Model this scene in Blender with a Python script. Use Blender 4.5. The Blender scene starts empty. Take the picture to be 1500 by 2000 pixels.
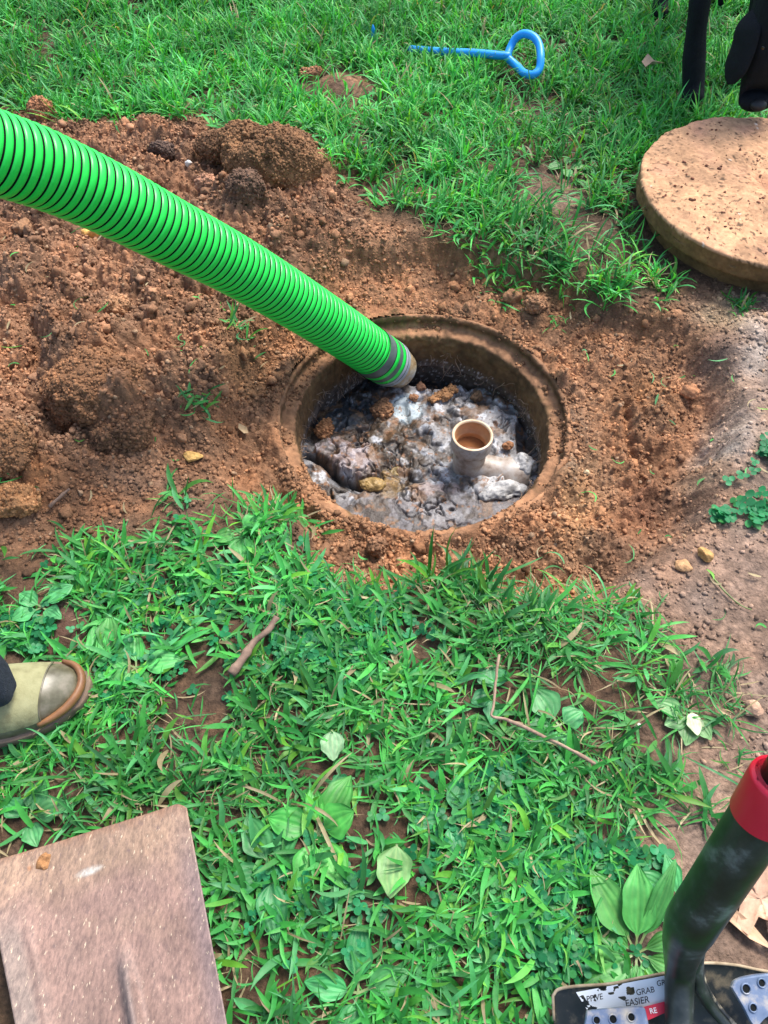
import bpy, bmesh, math, random
import numpy as np
from mathutils import Vector
rs = np.random.RandomState(7)
random.seed(7)
C = bpy.context.scene

# ------------------------------------------------------------------ camera, light, exposure
CAM_H = 1.15
PITCH = 34.0
F = 1503.0
cd = bpy.data.cameras.new('camera')
cam = bpy.data.objects.new('camera', cd)
C.collection.objects.link(cam)
C.camera = cam
cam.location = (0, 0, CAM_H)
cam.rotation_euler = (math.radians(PITCH), 0, 0)
cd.sensor_fit = 'VERTICAL'
cd.sensor_height = 36.0
cd.lens = F / 2000 * 36.0
cd.clip_start = 0.02
cd.clip_end = 500

SUN_EL, SUN_AZ = 58.0, 38.0          # azimuth clockwise from +Y
w = bpy.data.worlds.new('World')
C.world = w
w.use_nodes = True
nt = w.node_tree
bg = nt.nodes['Background']
sky = nt.nodes.new('ShaderNodeTexSky')
sky.sky_type = 'NISHITA'
sky.sun_disc = False
sky.sun_elevation = math.radians(SUN_EL)
sky.sun_rotation = math.radians(SUN_AZ)
sky.dust_density = 3.0
sky.air_density = 1.0
nt.links.new(sky.outputs[0], bg.inputs[0])
bg.inputs[1].default_value = 0.15
sl = bpy.data.lights.new('sun', 'SUN')
sl.energy = 2.2
sl.angle = math.radians(19)
sl.color = (1.0, 0.96, 0.90)
so = bpy.data.objects.new('sun', sl)
C.collection.objects.link(so)
el, az = math.radians(SUN_EL), math.radians(SUN_AZ)
sd = Vector((math.sin(az) * math.cos(el), math.cos(az) * math.cos(el), math.sin(el)))
so.rotation_euler = sd.to_track_quat('Z', 'Y').to_euler()
so.location = sd * 8
C.view_settings.view_transform = 'Standard'
C.view_settings.look = 'None'
C.view_settings.exposure = 1.08
C.view_settings.gamma = 1.0
C.render.engine = 'CYCLES'
C.cycles.max_bounces = 6
C.cycles.transparent_max_bounces = 4

# ------------------------------------------------------------------ plan coordinates
cc, ss = math.cos(math.radians(PITCH)), math.sin(math.radians(PITCH))

def D(u, v, t):
    x = (u - 750) / F
    y = (1000 - v) / F
    return np.array([0, 0, CAM_H]) + t * np.array([x, y * cc + ss, y * ss - cc])

def P(u, v, z=0.0):
    x = (u - 750) / F
    y = (1000 - v) / F
    d = np.array([x, y * cc + ss, y * ss - cc])
    return np.array([0, 0, CAM_H]) + (z - CAM_H) / d[2] * d

def Q(x, y, z=0.0):
    zz = z - CAM_H
    yy = y * cc + zz * ss
    dp = y * ss - zz * cc
    dp = np.where(dp < 0.05, 0.05, dp)
    return 750 + F * x / dp, 1000 - F * yy / dp

# ------------------------------------------------------------------ noise
TB = rs.rand(256, 256)
TB3 = rs.rand(64, 64, 64)

def vn2(x, y, s, seed=0):
    x = x / s + seed * 17.13 + 100
    y = y / s + seed * 9.71 + 100
    xi = np.floor(x).astype(int)
    yi = np.floor(y).astype(int)
    fx = x - xi
    fy = y - yi
    fx = fx * fx * fx * (fx * (fx * 6 - 15) + 10)
    fy = fy * fy * fy * (fy * (fy * 6 - 15) + 10)
    a = TB[xi % 256, yi % 256]
    b = TB[(xi + 1) % 256, yi % 256]
    c = TB[xi % 256, (yi + 1) % 256]
    d = TB[(xi + 1) % 256, (yi + 1) % 256]
    return ((a * (1 - fx) + b * fx) * (1 - fy) + (c * (1 - fx) + d * fx) * fy) * 2 - 1

def fbm(x, y, s, o=4, seed=0, g=0.5):
    r = 0
    a = 1.0
    for k in range(o):
        r = r + a * vn2(x, y, s / 2 ** k, seed + k * 3.3)
        a *= g
    return r

def crumbs(x, y, s, seed, prob=1.0, rmin=0.25, rmax=0.6):
    gx = x / s
    gy = y / s
    ix = np.floor(gx).astype(int)
    iy = np.floor(gy).astype(int)
    best = np.zeros_like(x)
    idv = np.zeros_like(x)
    for dx in (-1, 0, 1):
        for dy in (-1, 0, 1):
            cx = ix + dx
            cy = iy + dy
            a = TB[(cx * 7 + seed * 13) % 256, (cy * 3 + seed * 5) % 256]
            b = TB[(cx * 5 + seed * 11 + 91) % 256, (cy * 11 + seed * 7 + 37) % 256]
            e = TB[(cx * 3 + seed * 3 + 33) % 256, (cy * 5 + seed * 17 + 71) % 256]
            g = TB[(cx * 11 + seed * 5 + 133) % 256, (cy * 7 + seed * 3 + 171) % 256]
            r = (rmin + (rmax - rmin) * e) * (g < prob)
            d2 = (gx - cx - a) ** 2 + (gy - cy - b) ** 2
            h = np.sqrt(np.maximum(0, r * r - d2))
            m = h > best
            best = np.where(m, h, best)
            idv = np.where(m, g * 0.5 + e * 0.5, idv)
    return best * s, idv

def vn3(p, s, seed=0):
    q = p / s + seed * 7.7 + 40
    i = np.floor(q).astype(int)
    f = q - i
    f = f * f * (3 - 2 * f)
    r = 0
    for a in (0, 1):
        for b in (0, 1):
            for c in (0, 1):
                wt = (f[:, 0] if a else 1 - f[:, 0]) * (f[:, 1] if b else 1 - f[:, 1]) * (f[:, 2] if c else 1 - f[:, 2])
                r = r + wt * TB3[(i[:, 0] + a) % 64, (i[:, 1] + b) % 64, (i[:, 2] + c) % 64]
    return r * 2 - 1

def crumbs3(p, s, seed):
    q = p / s
    i = np.floor(q).astype(int)
    best = np.zeros(len(p))
    for a in (-1, 0, 1):
        for b in (-1, 0, 1):
            for c in (-1, 0, 1):
                k = i + np.array([a, b, c])
                j1 = TB3[(k[:, 0] * 3 + seed) % 64, (k[:, 1] * 5 + 7) % 64, (k[:, 2] * 7 + 3) % 64]
                j2 = TB3[(k[:, 0] * 5 + 17 + seed) % 64, (k[:, 1] * 3 + 27) % 64, (k[:, 2] * 11 + 13) % 64]
                j3 = TB3[(k[:, 0] * 7 + 37) % 64, (k[:, 1] * 11 + 17 + seed) % 64, (k[:, 2] * 3 + 33) % 64]
                d2 = (q[:, 0] - k[:, 0] - j1) ** 2 + (q[:, 1] - k[:, 1] - j2) ** 2 + (q[:, 2] - k[:, 2] - j3) ** 2
                best = np.maximum(best, np.sqrt(np.maximum(0, (0.3 + 0.35 * j2) ** 2 - d2)))
    return best * s

def pip(poly, u, v):
    ins = np.zeros(np.shape(u), bool)
    n = len(poly)
    for i in range(n):
        x1, y1 = poly[i]
        x2, y2 = poly[(i + 1) % n]
        if y1 == y2:
            continue
        c = ((y1 > v) != (y2 > v)) & (u < (x2 - x1) * (v - y1) / (y2 - y1) + x1)
        ins ^= c
    return ins

RX0, RY0, RS, RNX, RNY = -2.2, -0.8, 0.01, 440, 460
_rx, _ry = np.meshgrid(RX0 + np.arange(RNX) * RS, RY0 + np.arange(RNY) * RS, indexing='ij')
_ru, _rv = Q(_rx, _ry)

class Soft:
    def __init__(self, poly, blur, jit=0):
        u, v = _ru, _rv
        if jit:
            u = u + jit * fbm(_rx, _ry, 0.12, 3, 5)
            v = v + jit * fbm(_rx, _ry, 0.12, 3, 9)
        m = pip(poly, u, v).astype(float)
        n = max(1, int(3 * blur / RS))
        k = np.exp(-0.5 * (np.arange(-n, n + 1) * RS / blur) ** 2)
        k /= k.sum()
        m = np.apply_along_axis(lambda a: np.convolve(a, k, 'same'), 0, m)
        m = np.apply_along_axis(lambda a: np.convolve(a, k, 'same'), 1, m)
        self.m = m

    def __call__(self, x, y):
        gx = np.clip((x - RX0) / RS, 0, RNX - 1.001)
        gy = np.clip((y - RY0) / RS, 0, RNY - 1.001)
        i = gx.astype(int)
        j = gy.astype(int)
        a = gx - i
        b = gy - j
        m = self.m
        return (m[i, j] * (1 - a) + m[i + 1, j] * a) * (1 - b) + (m[i, j + 1] * (1 - a) + m[i + 1, j + 1] * a) * b

# ------------------------------------------------------------------ mesh helpers
def link(o, parent=None):
    C.collection.objects.link(o)
    if parent is not None:
        o.parent = parent
    return o

def root_of(o):
    while o.parent is not None:
        o = o.parent
    return o

def tag(o, label=None, cat=None, group=None, kind=None):
    if label: o['label'] = label
    if cat: o['category'] = cat
    if group: o['group'] = group
    if kind: o['kind'] = kind
    return o

def mk(name, V, Fc, mat, parent=None, col=None, smooth=True, loc=None):
    V = np.asarray(V, float).reshape(-1, 3)
    off = np.zeros(3)
    if parent is not None:
        off = np.array(root_of(parent).location)
    elif loc is not None:
        off = np.array(loc, float)
    V = V - off
    me = bpy.data.meshes.new(name)
    if isinstance(Fc, np.ndarray):
        k = Fc.shape[1]
        me.vertices.add(len(V))
        me.vertices.foreach_set('co', V.astype(np.float32).ravel())
        me.loops.add(Fc.size)
        me.loops.foreach_set('vertex_index', Fc.astype(np.int32).ravel())
        me.polygons.add(len(Fc))
        me.polygons.foreach_set('loop_start', (np.arange(len(Fc)) * k).astype(np.int32))
        me.update(calc_edges=True)
        me.validate()
    else:
        me.from_pydata([tuple(p) for p in V], [], [tuple(int(i) for i in f) for f in Fc])
    if smooth:
        me.polygons.foreach_set('use_smooth', np.ones(len(me.polygons), bool))
    if col is not None:
        a = me.color_attributes.new('Col', 'FLOAT_COLOR', 'POINT')
        cl = np.ones((len(V), 4), np.float32)
        cl[:, :3] = col
        a.data.foreach_set('color', cl.ravel())
    me.update()
    o = bpy.data.objects.new(name, me)
    if mat is not None:
        me.materials.append(mat)
    if loc is not None and parent is None:
        o.location = loc
    return link(o, parent)

def thing(name, label, cat, loc, group=None):
    o = bpy.data.objects.new(name, None)
    o.empty_display_size = 0.05
    o.location = loc
    link(o)
    return tag(o, label, cat, group)

def tube(pts, rad, n=12, cap=True, flat=1.0):
    pts = np.asarray(pts, float)
    m = len(pts)
    rad = np.broadcast_to(np.asarray(rad, float), (m,)) if np.ndim(rad) < 2 else rad
    T = np.gradient(pts, axis=0)
    T /= np.linalg.norm(T, axis=1)[:, None]
    up = np.array([0, 0, 1.0]) if abs(T[0][2]) < 0.9 else np.array([0, 1.0, 0])
    V = []
    N = np.cross(T[0], up)
    N /= np.linalg.norm(N)
    for i in range(m):
        N = N - T[i] * np.dot(N, T[i])
        N /= np.linalg.norm(N)
        B = np.cross(T[i], N)
        a = np.arange(n) * 2 * math.pi / n
        V.append(pts[i] + rad[i] * (np.cos(a)[:, None] * N + flat * np.sin(a)[:, None] * B))
    V = np.concatenate(V)
    Fc = []
    for i in range(m - 1):
        for j in range(n):
            k = (j + 1) % n
            Fc.append((i * n + j, i * n + k, (i + 1) * n + k, (i + 1) * n + j))
    if cap:
        Fc.append(tuple(range(n - 1, -1, -1)))
        Fc.append(tuple(range((m - 1) * n, m * n)))
    return V, Fc

def spline(P0, per=10):
    P0 = np.asarray(P0, float)
    Pp = np.vstack([2 * P0[0] - P0[1], P0, 2 * P0[-1] - P0[-2]])
    out = []
    for i in range(1, len(Pp) - 2):
        a, b, c, d = Pp[i - 1], Pp[i], Pp[i + 1], Pp[i + 2]
        for k in range(per):
            t = k / per
            out.append(0.5 * ((2 * b) + (c - a) * t + (2 * a - 5 * b + 4 * c - d) * t * t + (3 * b - a - 3 * c + d) * t ** 3))
    out.append(P0[-1])
    return np.array(out)

def grid_faces(nx, ny, wrap=False):
    i, j = np.meshgrid(np.arange(nx - (0 if wrap else 1)), np.arange(ny - 1), indexing='ij')
    i = i.ravel()
    j = j.ravel()
    i2 = (i + 1) % nx
    return np.stack([i * ny + j, i2 * ny + j, i2 * ny + j + 1, i * ny + j + 1], 1)

def lathe(prof, n, center=(0, 0, 0)):
    prof = np.asarray(prof, float)
    a = np.arange(n) * 2 * math.pi / n
    V = np.stack([np.cos(a)[:, None] * prof[None, :, 0], np.sin(a)[:, None] * prof[None, :, 0], np.repeat(prof[None, :, 1], n, 0)], 2)
    return V.reshape(-1, 3) + np.array(center), grid_faces(n, len(prof), True)

def join(parts):
    Vs, Fs, o = [], [], 0
    for V, Fc in parts:
        Vs.append(np.asarray(V))
        Fs += [tuple(int(k) + o for k in f) for f in Fc]
        o += len(V)
    return np.concatenate(Vs), Fs

_ico = {}
def ico(sub):
    if sub not in _ico:
        bm = bmesh.new()
        bmesh.ops.create_icosphere(bm, subdivisions=sub, radius=1)
        bm.verts.ensure_lookup_table()
        V = np.array([v.co[:] for v in bm.verts])
        Fc = np.array([[v.index for v in f.verts] for f in bm.faces])
        bm.free()
        _ico[sub] = (V, Fc)
    return _ico[sub]

# ------------------------------------------------------------------ materials
def nodes(name):
    m = bpy.data.materials.new(name)
    m.use_nodes = True
    t = m.node_tree
    return m, t, t.nodes['Principled BSDF'], t.links.new

def add_bump(t, b, L, scale, strength, dist=0.002, detail=6, kind='NOISE', prev=None, coord='Object'):
    tc = t.nodes.new('ShaderNodeTexCoord')
    if kind == 'NOISE':
        n = t.nodes.new('ShaderNodeTexNoise')
        n.inputs['Detail'].default_value = detail
        n.inputs['Roughness'].default_value = 0.65
        out = n.outputs[0]
    else:
        n = t.nodes.new('ShaderNodeTexVoronoi')
        out = n.outputs['Distance']
    n.inputs['Scale'].default_value = scale
    L(tc.outputs[coord], n.inputs['Vector'])
    bp = t.nodes.new('ShaderNodeBump')
    bp.inputs['Strength'].default_value = strength
    bp.inputs['Distance'].default_value = dist
    if kind != 'NOISE':
        bp.invert = True
    L(out, bp.inputs['Height'])
    if prev is not None:
        L(prev.outputs[0], bp.inputs['Normal'])
    L(bp.outputs[0], b.inputs['Normal'])
    return bp

def ramp_noise(t, L, scale, stops, detail=6, rough=0.6, vec=None):
    n = t.nodes.new('ShaderNodeTexNoise')
    n.inputs['Scale'].default_value = scale
    n.inputs['Detail'].default_value = detail
    n.inputs['Roughness'].default_value = rough
    if vec is None:
        tc = t.nodes.new('ShaderNodeTexCoord')
        vec = tc.outputs['Object']
    L(vec, n.inputs['Vector'])
    r = t.nodes.new('ShaderNodeValToRGB')
    e = r.color_ramp.elements
    while len(e) < len(stops):
        e.new(0.5)
    for k, (p, c) in enumerate(stops):
        e[k].position = p
        e[k].color = (*c, 1)
    L(n.outputs[0], r.inputs[0])
    return r.outputs[0]

def mix(t, L, a, b, fac=None, mode='MIX', f=0.5):
    m = t.nodes.new('ShaderNodeMix')
    m.data_type = 'RGBA'
    m.blend_type = mode
    m.inputs[0].default_value = f
    if fac is not None:
        L(fac, m.inputs[0])
    for k, s in ((6, a), (7, b)):
        if isinstance(s, tuple):
            m.inputs[k].default_value = (*s, 1)
        else:
            L(s, m.inputs[k])
    return m.outputs[2]

def mat_plain(name, stops, rough=0.6, scale=20, bump=(60, 0.3, 0.002), metal=0, spec=0.5, coat=0):
    m, t, b, L = nodes(name)
    if len(stops) == 1:
        b.inputs['Base Color'].default_value = (*stops[0], 1)
    else:
        st = [(0.3 + 0.4 * k / (len(stops) - 1), s) for k, s in enumerate(stops)]
        L(ramp_noise(t, L, scale, st), b.inputs['Base Color'])
    b.inputs['Roughness'].default_value = rough
    b.inputs['Metallic'].default_value = metal
    b.inputs['Specular IOR Level'].default_value = spec
    b.inputs['Coat Weight'].default_value = coat
    if bump:
        add_bump(t, b, L, *bump)
    return m

def mat_attr(name, rough=0.85, var=0.35, scale=90, bumps=(), spec=0.3, var2=0.2):
    m, t, b, L = nodes(name)
    a = t.nodes.new('ShaderNodeAttribute')
    a.attribute_name = 'Col'
    v1 = ramp_noise(t, L, scale, [(0.3, (1 - var,) * 3), (0.7, (1 + var,) * 3)], 8, 0.75)
    v2 = ramp_noise(t, L, scale / 7, [(0.35, (1 - var2,) * 3), (0.65, (1 + var2, 1 + var2 * .9, 1 + var2 * .7))], 4)
    c = mix(t, L, a.outputs['Color'], v1, mode='MULTIPLY', f=1)
    c = mix(t, L, c, v2, mode='MULTIPLY', f=1)
    L(c, b.inputs['Base Color'])
    b.inputs['Roughness'].default_value = rough
    b.inputs['Specular IOR Level'].default_value = spec
    prev = None
    for bb in bumps:
        prev = add_bump(t, b, L, bb[0], bb[1], bb[2], kind=bb[3] if len(bb) > 3 else 'NOISE', prev=prev)
    return m

def mat_leaf(name, rough=0.50, trans=0.28):
    m, t, b, L = nodes(name)
    a = t.nodes.new('ShaderNodeAttribute')
    a.attribute_name = 'Col'
    v1 = ramp_noise(t, L, 60, [(0.3, (0.78, 0.82, 0.75)), (0.7, (1.2, 1.15, 1.2))], 3)
    c = mix(t, L, a.outputs['Color'], v1, mode='MULTIPLY', f=1)
    L(c, b.inputs['Base Color'])
    b.inputs['Roughness'].default_value = rough
    b.inputs['Specular IOR Level'].default_value = 0.35
    tr = t.nodes.new('ShaderNodeBsdfTranslucent')
    c2 = mix(t, L, c, (1.5, 1.5, 0.5), mode='MULTIPLY', f=1)
    L(c2, tr.inputs[0])
    ms = t.nodes.new('ShaderNodeMixShader')
    ms.inputs[0].default_value = trans
    L(b.outputs[0], ms.inputs[1])
    L(tr.outputs[0], ms.inputs[2])
    L(ms.outputs[0], t.nodes['Material Output'].inputs[0])
    add_bump(t, b, L, 220, 0.25, 0.001, 3)
    return m

M_SOIL = mat_attr('soil', 0.88, 0.40, 70, ((60, 0.9, 0.006), (230, 0.8, 0.003), (150, 0.55, 0.003, 'VORONOI')), 0.3)
M_CLOD = mat_attr('clod_soil', 0.9, 0.35, 90, ((90, 0.8, 0.004), (260, 0.8, 0.002)), 0.25)
M_GRASS = mat_leaf('grass_blade')
M_SCUM = mat_attr('scum', 0.42, 0.40, 120, ((70, 0.5, 0.004), (240, 0.6, 0.002)), 0.4)
M_CONC = mat_attr('dirty_concrete', 0.85, 0.30, 60, ((80, 0.7, 0.003), (260, 0.6, 0.0015)), 0.3)

# ------------------------------------------------------------------ the ground
BOWL = [(690, 480), (880, 480), (1010, 500), (1110, 525), (1180, 590), (1270, 620), (1350, 640), (1385, 700), (1425, 745), (1432, 820), (1400, 900),
        (1385, 990), (1300, 1050), (1220, 1120), (1170, 1165), (1000, 1150), (900, 1120), (720, 1130), (640, 1080), (590, 1010), (500, 975), (430, 930),
        (430, 760), (500, 650), (600, 560)]
PILE = [(-500, 235), (60, 240), (180, 250), (330, 245), (430, 280), (640, 300), (700, 400), (680, 480), (600, 520), (470, 640), (425, 800), (330, 880),
        (200, 900), (120, 930), (0, 990), (-500, 1010)]
DIRT = [(-600, 225), (60, 228), (200, 240), (330, 250), (430, 262), (640, 292), (660, 350), (720, 420), (770, 475), (880, 475), (960, 500), (1090, 520),
        (1130, 560), (1250, 590), (1400, 575), (1700, 590), (1900, 1000), (1900, 2300), (1420, 2300), (1340, 2000), (1330, 1860), (1340, 1700), (1420, 1600),
        (1440, 1450), (1400, 1290), (1290, 1230), (1190, 1168), (1000, 1145), (960, 1118), (900, 1100), (840, 1120), (790, 1135), (700, 1125), (630, 1060),
        (575, 995), (500, 975), (440, 955), (400, 985), (300, 1010), (240, 1050), (180, 1100), (80, 1095), (0, 1105), (-600, 1130)]
COMP = [(1180, 1160), (1300, 1050), (1400, 950), (1440, 820), (1420, 700), (1380, 620), (1700, 560), (1900, 900), (1900, 2400), (1200, 2400), (1060, 1960),
        (1290, 1900), (1200, 1650), (1150, 1500), (1380, 1420), (1370, 1300), (1250, 1220)]
s_bowl = Soft(BOWL, 0.016, 14)
s_pile = Soft(PILE, 0.055, 14)
s_dirt = Soft(DIRT, 0.030, 34)
s_comp = Soft(COMP, 0.05, 10)
RC = np.array([0.082, 1.078])       # centre of the manhole

def axis(lo, hi, step, far, n):
    c = np.arange(lo, hi, step)
    g = np.geomspace(step * 1.5, far, n)
    return np.concatenate([(lo - g)[::-1], c, hi + g])

def lumps(x, y):
    h = 0
    for u, v, r, a in [(190, 720, .085, .075), (250, 820, .055, .05), (110, 660, .06, .03), (-30, 870, .09, .06), (60, 560, .06, .03), (330, 620, .06, .02),
                       (250, 420, .08, .05), (90, 430, .07, .04), (300, 285, .06, .035), (600, 350, .06, .03), (480, 420, .07, .035), (560, 460, .05, .02),
                       (1320, 860, .05, -.035), (1300, 640, .05, .02), (1060, 560, .05, .018), (1010, 590, .03, .012), (1330, 950, .04, -.02),
                       (1120, 1040, .06, .012), (360, 900, .06, -.015), (60, 960, .06, .02), (1150, 990, .05, .01), (680, 560, .05, .012),
                       (1480, 640, .05, .02), (1385, 770, .05, -.028), (1395, 850, .04, -.02), (1340, 690, .05, -.018), (1475, 790, .05, .016), (1445, 690, .04, .018), (1240, 600, .06, -.012), (1450, 860, .035, .015), (1230, 1080, .05, -.014), (665, 180, .07, .03), (120, 1215, .05, .015)]:
        p = P(u, v)
        d2 = (x - p[0]) ** 2 + (y - p[1]) ** 2
        h = h + a * np.exp(-(d2 / (r * r)) ** 1.6)
    return h

def seg_d(x, y, pts):
    d = np.full(np.shape(x), 9.0)
    pts = [P(u, v)[:2] for u, v in pts]
    for a, b in zip(pts[:-1], pts[1:]):
        ab = b - a
        t = np.clip(((x - a[0]) * ab[0] + (y - a[1]) * ab[1]) / np.dot(ab, ab), 0, 1)
        d = np.minimum(d, np.hypot(x - a[0] - t * ab[0], y - a[1] - t * ab[1]))
    return d

def ground_h(x, y, fine=True):
    B = s_bowl(x, y)
    Pm = s_pile(x, y)
    Dm = s_dirt(x, y)
    Cm = s_comp(x, y)
    r = np.hypot(x - RC[0], y - RC[1])
    near = np.clip((r - 0.30) / 0.20, 0, 1)
    z = -0.068 * B - 0.020 * B * (1 - near) ** 1.2
    z = z + 0.035 * Pm * (1 + 0.5 * fbm(x, y, 0.2, 2, 3)) + lumps(x, y)
    z = z + 0.010 * fbm(x, y, 0.35, 3, 1) * (1 - B)
    tha = np.arctan2(y - RC[1], x - RC[0])
    bury = np.clip(.45 + .45 * np.cos(tha + 2.3) + .9 * fbm(x, y, .09, 3, 221), 0, 1.2)
    z = z + .030 * bury * np.clip(1 - np.abs(r - .315) / .035, 0, 1)
    nr = np.clip((r - 0.30) / 0.03, 0.45, 1)
    rough = np.clip(np.maximum(B * (0.75 + .3 * vn2(x, y, .1, 8)), 1.35 * Pm) + 0.35 * (Dm > 0.3) * (1 - Cm), 0.18, 1.5) * nr
    idc = np.zeros_like(x)
    if fine:
        z = z + rough * 0.009 * fbm(x, y, 0.06, 4, 11, 0.6)
        big = np.clip(Pm, 0, 1)
        c1, i1 = crumbs(x, y, 0.060, 1, 0.33, .2, .5)
        c2, i2 = crumbs(x, y, 0.030, 2, 0.42, .25, .55)
        c3, i3 = crumbs(x, y, 0.016, 3, 0.65, .25, .6)
        c4, i4 = crumbs(x, y, 0.0088, 4, 0.9, .3, .65)
        z = z + (c1 * 0.55 * big ** 2 + c2 * 0.62 * np.clip(0.38 + big, 0, 1) + c3 * 0.85 + c4 * 0.9) * rough * np.where(Cm > .5, .8, 1) - .0015 * rough
        idc = i3 * 0.5 + i4 * 0.5
        gr = seg_d(x, y, [(1238, 740), (1245, 800), (1262, 860), (1275, 905)])
        z = z - 0.016 * np.exp(-(gr / 0.009) ** 2) + 0.010 * np.exp(-((gr - 0.018) / 0.009) ** 2)
        gr = seg_d(x, y, [(-100, 915), (60, 905), (130, 850), (175, 825)])
        z = z - 0.030 * np.exp(-(gr / 0.016) ** 2)
        gr = seg_d(x, y, [(60, 640), (95, 700), (85, 740)])
        z = z - 0.025 * np.exp(-(gr / 0.014) ** 2)
        gr = seg_d(x, y, [(300, 810), (340, 790), (400, 760)])
        z = z - 0.022 * np.exp(-(gr / 0.012) ** 2)
        gr = seg_d(x, y, [(1210, 1110), (1290, 1060), (1360, 1020)])
        z = z - 0.012 * np.exp(-(gr / 0.012) ** 2)
    return z, idc, rough

def soil_col(x, y, idc):
    u, v = Q(x, y)
    base = np.zeros(x.shape + (3,))
    base[:] = (0.265, 0.138, 0.074)
    D_ = s_dirt(x, y)[..., None]
    B = s_bowl(x, y)[..., None]
    Cm = s_comp(x, y)[..., None]
    Pm = s_pile(x, y)[..., None]
    under = np.array([0.115, 0.068, 0.042])
    base = under * (1 - D_) + base * D_
    base = base * (1 - Pm) + np.array([0.300, 0.155, 0.086]) * Pm
    base = base * (1 - B) + np.array([0.320, 0.160, 0.082]) * B
    base = base * (1 - Cm) + np.array([0.265, 0.178, 0.130]) * Cm
    for (cu, cv, ru, rv, col, a) in [(100, 960, 60, 35, (.34, .16, .07), .7), (215, 985, 50, 25, (.33, .14, .065), .6), (1150, 950, 60, 110, (.40, .24, .12), .6),
                                     (1060, 1120, 120, 25, (.36, .17, .07), .6), (1190, 1020, 60, 50, (.13, .06, .035), .5), (1270, 730, 70, 40, (.36, .16, .06), .5),
                                     (1420, 610, 60, 30, (.40, .29, .18), .8), (1480, 700, 40, 60, (.38, .32, .27), .7), (1400, 680, 30, 30, (.10, .07, .06), .8),
                                     (1430, 850, 50, 50, (.34, .30, .26), .7), (1060, 545, 50, 35, (.15, .09, .04), .7), (1380, 900, 40, 30, (.40, .31, .22), .5),
                                     (480, 690, 50, 60, (.13, .075, .035), .5), (1160, 560, 70, 40, (.14, .075, .045), .6), (1280, 950, 60, 50, (.14, .055, .03), .6),
                                     (340, 950, 90, 30, (.17, .11, .08), .6), (380, 1000, 60, 30, (.26, .14, .09), .5), (1100, 370, 70, 50, (.24, .155, .105), .9),
                                     (1040, 210, 60, 30, (.17, .11, .08), .8), (665, 180, 80, 40, (.22, .12, .07), .9), (120, 1215, 60, 55, (.14, .075, .055), .9),
                                     (750, 1080, 80, 40, (.27, .13, .07), .5), (1120, 810, 30, 60, (.34, .27, .2), .35), (570, 480, 60, 40, (.15, .07, .035), .4)]:
        g = np.exp(-(((u - cu) / ru) ** 2 + ((v - cv) / rv) ** 2))[..., None]
        g = np.clip(g * (1 + 0.6 * fbm(x, y, .05, 3, 21)[..., None]), 0, 1) * a
        base = base * (1 - g) + np.array(col) * g
    n = fbm(x, y, 0.09, 4, 31)[..., None]
    base = base * (1 + 0.20 * n)
    warm = vn2(x, y, 0.05, 41)[..., None]
    base = base * (1 + 0.12 * warm * np.array([1, .4, -.2]))
    base = base * (0.66 + 0.68 * idc[..., None])
    # lawn out beyond the worked area
    far = np.clip((np.hypot(x, y - 1.4) - 2.1) / 0.6, 0, 1)[..., None]
    base = base * (1 - far) + np.array([0.03, 0.10, 0.03]) * (1 + .4 * n) * far
    return np.clip(base, 0.01, 0.9)

ax = axis(-1.42, 1.42, 0.0038, 60, 46)
ay = axis(-0.25, 2.95, 0.0038, 60, 46)
gx, gy = np.meshgrid(ax, ay, indexing='ij')
gz, gid, grough = ground_h(gx, gy)
faraway = np.clip((np.hypot(gx, gy - 1.4) - 2.6) / 1.0, 0, 1)
gz = gz * (1 - faraway)
gc = soil_col(gx, gy, gid)
Fg = grid_faces(len(ax), len(ay))
cxm = (gx.ravel()[Fg[:, 0]] + gx.ravel()[Fg[:, 2]]) / 2
cym = (gy.ravel()[Fg[:, 0]] + gy.ravel()[Fg[:, 2]]) / 2
Fg = Fg[np.hypot(cxm - RC[0], cym - RC[1]) > 0.304]
ground = mk('ground', np.stack([gx, gy, gz], 2).reshape(-1, 3), Fg, M_SOIL, col=gc.reshape(-1, 3))
tag(ground, 'red brown soil and lawn ground dug out around the manhole', None, None, 'structure')
GI = [(gx[i, 0]) for i in (0,)]

def gheight(x, y):
    """height of the built sheet, looked up on its own grid"""
    i = np.clip(np.searchsorted(ax, x) - 1, 0, len(ax) - 2)
    j = np.clip(np.searchsorted(ay, y) - 1, 0, len(ay) - 2)
    return gz[i, j]

def G(u, v, dz=0.0):
    p = P(u, v, 0)
    for _ in range(4):
        z = float(gheight(p[0], p[1]))
        p = P(u, v, z + dz)
    return p

# ------------------------------------------------------------------ manhole ring
prof = [(.345, -.16), (.320, -.094), (.312, -.081), (.307, -.078), (.3035, -.079), (.3010, -.086), (.3005, -.098), (.299, -.1045), (.296, -.107), (.277, -.109),
        (.2725, -.1105), (.2700, -.117)]
prof += [(.269 - .004 * k / 8, -.117 - .080 * k / 8) for k in range(1, 9)]
prof += [(.262, -.202), (.268, -.206), (.272, -.215), (.272, -.235), (.272, -.262), (.272, -.30)]
pr = np.array(prof)
s = np.concatenate([[0], np.cumsum(np.hypot(*np.diff(pr, axis=0).T))])
sn = np.linspace(0, s[-1], 90)
pr = np.stack([np.interp(sn, s, pr[:, 0]), np.interp(sn, s, pr[:, 1])], 1)
V, Fc = lathe(pr, 720)
d = 0.0022 * vn3(V, .03, 1) + 0.0018 * vn3(V, .009, 2) + 0.55 * crumbs3(V, .012, 3) * np.clip(vn3(V, .08, 5) + .45, 0, 1)
rr = np.hypot(V[:, 0], V[:, 1])
nrm = np.stack([-V[:, 0] / rr, -V[:, 1] / rr, np.full(len(V), .7)], 1)
lip = np.clip(1 - np.abs(V[:, 2] + .098) / .03, 0, 1)
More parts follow.
